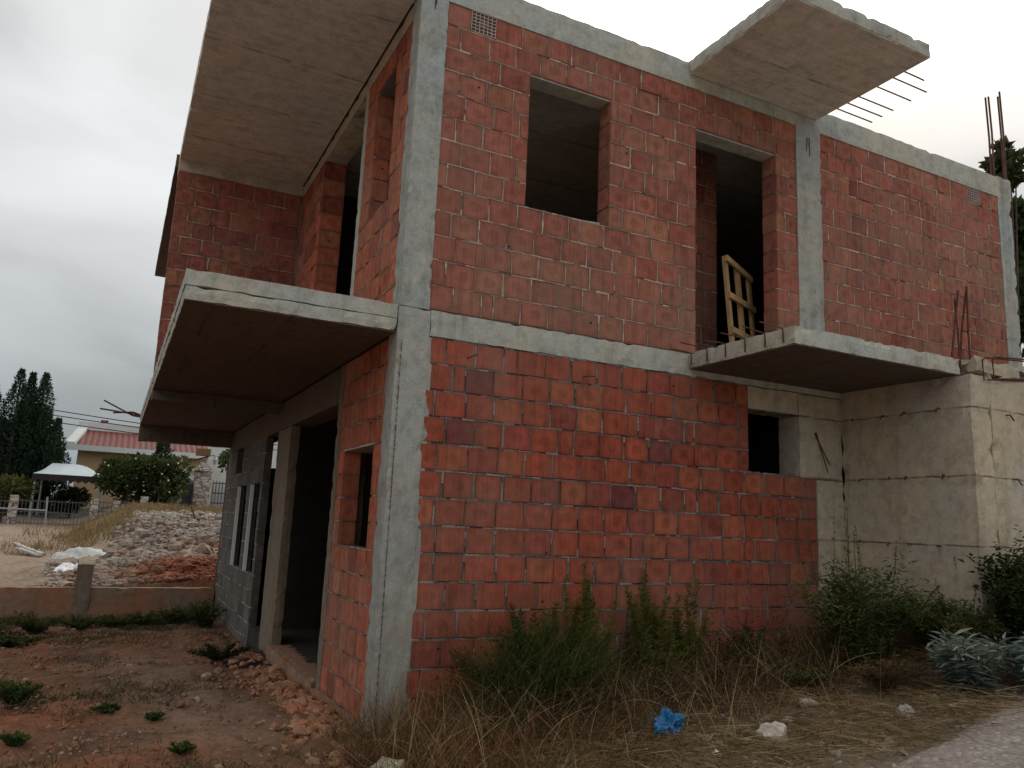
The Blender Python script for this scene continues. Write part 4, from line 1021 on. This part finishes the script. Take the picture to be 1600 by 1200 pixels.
# stone gate pillars, gates, lamp
def pillar(x0, x1, y, z0, z1, label, cap=True):
    t = empty('gate_pillar', ((x0+x1)/2, y, z0), label, 'pillar'); mb = MB(); mb.rough(x0, x1, y-.3, y+.3, z0-.3, z1, seg=.14, jit=.03, chip=.05); mb.build('shaft', M['stone'], t)
    if cap:
        mb = MB(); n = len(mb.v); xm = (x0+x1)/2; mb.v += [(x0-.06,y-.36,z1), (x1+.06,y-.36,z1), (x1+.06,y+.36,z1), (x0-.06,y+.36,z1), (xm-.1,y-.1,z1+.36), (xm+.1,y-.1,z1+.36), (xm+.1,y+.1,z1+.36), (xm-.1,y+.1,z1+.36)]
        for q in ((0,1,5,4), (1,2,6,5), (2,3,7,6), (3,0,4,7), (4,5,6,7)): mb.face(q)
        mb.build('cap', M['stone'], t)
    return t
pillar(1.22,1.86,30,1.6,3.1,'tall stone gate pillar with pyramid cap')
pillar(.38,.80,30,1.4,2.45,'low broken stone pillar left of the dark gate', False)
t = empty('white_post', (.88,31,1.6), 'white rounded post beside the dark gate', 'post'); mb = MB(); mb.box(.78,1.05,31,31.3,1.5,3.15); mb.build('shaft', M['white'], t); mb = MB(); mb.rock((.915,31.15,3.15), .15, (1,1,.8), (1,1,1), random.Random(3), 2); mb.build('cap', M['white'], t)
def gate(x0, x1, y, z0, z1, n, mat, label):
    t = empty('iron_gate', ((x0+x1)/2, y, z0), label, 'gate'); mb = MB()
    for z in (z0+.1, (z0+z1)/2, z1-.1): mb = MB(); mb.obox((x0,y,z), (x1,y,z), .05, .05); mb.build('crossbar', mat, t)
    mb = MB()
    for i in range(n+1): x = lerp(x0, x1, i/n); mb.obox((x,y,z0), (x,y,z1), .03, .03)
    mb.build('bars', mat, t); return t
gate(.82,1.2,30,1.55,2.7,9,M['iron'],'narrow dark iron gate left of the tall stone pillar')
mb = MB(); mb.box(.84,1.2,30.1,30.12,1.6,2.55); tag(mb.build('gate_screen', M['dark']), 'dark screen filling the narrow iron gate', 'screen')
gate(2.0,3.4,30.2,1.72,2.75,11,M['iron'],'wide iron gate right of the tall stone pillar')
mb = MB(); mb.box(2.0,3.6,30.5,30.6,1.6,2.7); tag(mb.build('white_wall', M['white']), 'low white wall behind the wide iron gate', 'wall')
t = empty('gate_lamp', (1.75,30,3.4), 'dark lantern on a bracket above the tall stone pillar', 'lamp')
mb = MB(); mb.tube([(1.54,30,3.4), (1.7,30,3.75), (1.9,30,3.8), (1.95,30,3.7)], .02, 5); mb.build('bracket', M['iron'], t)
mb = MB(); mb.tube([(1.95,30,3.7), (1.95,30,3.62), (1.95,30,3.45), (1.95,30,3.4)], [.02,.09,.06,.02], 6); mb.build('lantern', M['galv'], t)
# overhead cables
for k, (z0, z1) in enumerate(((6.03,5.72), (5.75,5.6), (5.4,5.35))):
    mb = MB(); mb.tube([(lerp(-9,12,i/14), 39, lerp(z0+.35, z1-.5, i/14)-.5*math.sin(math.pi*i/14)*.4) for i in range(15)], .022, 4)
    tag(mb.build('overhead_cable', M['wire']), ['topmost black overhead cable in front of the red roof', 'middle black overhead cable in front of the red roof', 'lowest black overhead cable in front of the red roof'][k], 'cable')

# ------------------------------------------------------------------ camera
cam = bpy.data.cameras.new('camera'); co = bpy.data.objects.new('camera', cam); C.objects.link(co)
rt = Vector((0.89200973,-0.4498952,0.04373725)); up = Vector((-0.11822683,-0.13882233,0.98323485)); fw = Vector((0.43628093,0.88222598,0.17702055))
m = Matrix((rt, up, -fw)).transposed().to_4x4(); m.translation = Vector((-1.7504,-5.4668,1.4246)); co.matrix_world = m
cam.sensor_width = 36; cam.lens = 36*1230.08/1600; cam.clip_start = .05; cam.clip_end = 12000
sc.camera = co

# ------------------------------------------------------------------ light: overcast sky with a bright break behind the house
SUN_AZ, SUN_EL = R(47), R(36)
sd = Vector((math.sin(SUN_AZ)*math.cos(SUN_EL), math.cos(SUN_AZ)*math.cos(SUN_EL), math.sin(SUN_EL)))
w = bpy.data.worlds.new('World'); sc.world = w; w.use_nodes = True; nt = w.node_tree; k = NB(nt); bg = nt.nodes['Background']
sky = k.n('ShaderNodeTexSky', sky_type='NISHITA'); sky.sun_disc = False; sky.sun_elevation = SUN_EL; sky.sun_rotation = SUN_AZ; sky.air_density = 1.5; sky.dust_density = 3
tc = k.n('ShaderNodeTexCoord'); sp = k.n('ShaderNodeSeparateXYZ'); k.link(tc.outputs['Generated'], sp.inputs[0])
dt = k.n('ShaderNodeVectorMath', operation='DOT_PRODUCT'); k.link(tc.outputs['Generated'], dt.inputs[0]); dt.inputs[1].default_value = sd
elev = k.ramp(sp.outputs[2], [(0.0, (2.6,2.95,3.3)), (.10, (3.5,3.85,4.1)), (.2, (5.4,5.65,5.8)), (.36, (7.4,7.55,7.6)), (.5, (7.9,8.0,8.0)), (.8, (7.6,7.7,7.8))])
mp = k.n('ShaderNodeMapping'); mp.inputs['Scale'].default_value = (1.2, 1.2, 2.3); k.link(tc.outputs['Generated'], mp.inputs['Vector'])
cl = k.ramp(k.noise(mp.outputs[0], 2.1, 6, .5, .35), [(.34, .76), (.47, 1.0), (.64, 1.2)])
col = k.mix(elev, cl, 1.0, 'MULTIPLY')
lobe = k.ramp(dt.outputs['Value'], [(.55, 0), (.78, .18), (.9, .62), (.97, 1)])
lobe = k.math('MULTIPLY', lobe, k.ramp(sp.outputs[2], [(.36, .0), (.54, 1.0)]))
warm = k.ramp(lobe, [(.0, (6,6,6)), (.35, (10.5,9.4,8.6)), (.8, (15,14.4,13.6)), (1, (22,21.5,20.5))])
back = k.math('MULTIPLY', k.ramp(k.math('MULTIPLY', sp.outputs[1], -1), [(0, 0), (.6, 1)]), .22)  # sky behind the camera brightened, added to light the facade
col = k.mix(col, k.math('ADD', back, 1.0), 1.0, 'MULTIPLY')
col = k.mix(col, warm, lobe)
col = k.mix(col, sky.outputs[0], .06)
k.link(col, bg.inputs['Color']); bg.inputs['Strength'].default_value = .1
sun = bpy.data.lights.new('sun', 'SUN'); sun.energy = 1.2; sun.angle = R(25); sun.color = (1, .95, .88)
so = bpy.data.objects.new('sun', sun); C.objects.link(so); so.rotation_euler = sd.to_track_quat('Z', 'Y').to_euler(); so.location = (20, 20, 30)

sc.view_settings.view_transform = 'Standard'; sc.view_settings.look = 'None'; sc.view_settings.exposure = 0; sc.view_settings.gamma = 1
sc.render.engine = 'CYCLES'; sc.render.resolution_x = 1024; sc.render.resolution_y = 768
sc.cycles.max_bounces = 4; sc.cycles.diffuse_bounces = 3; sc.cycles.transmission_bounces = 2; sc.cycles.glossy_bounces = 1
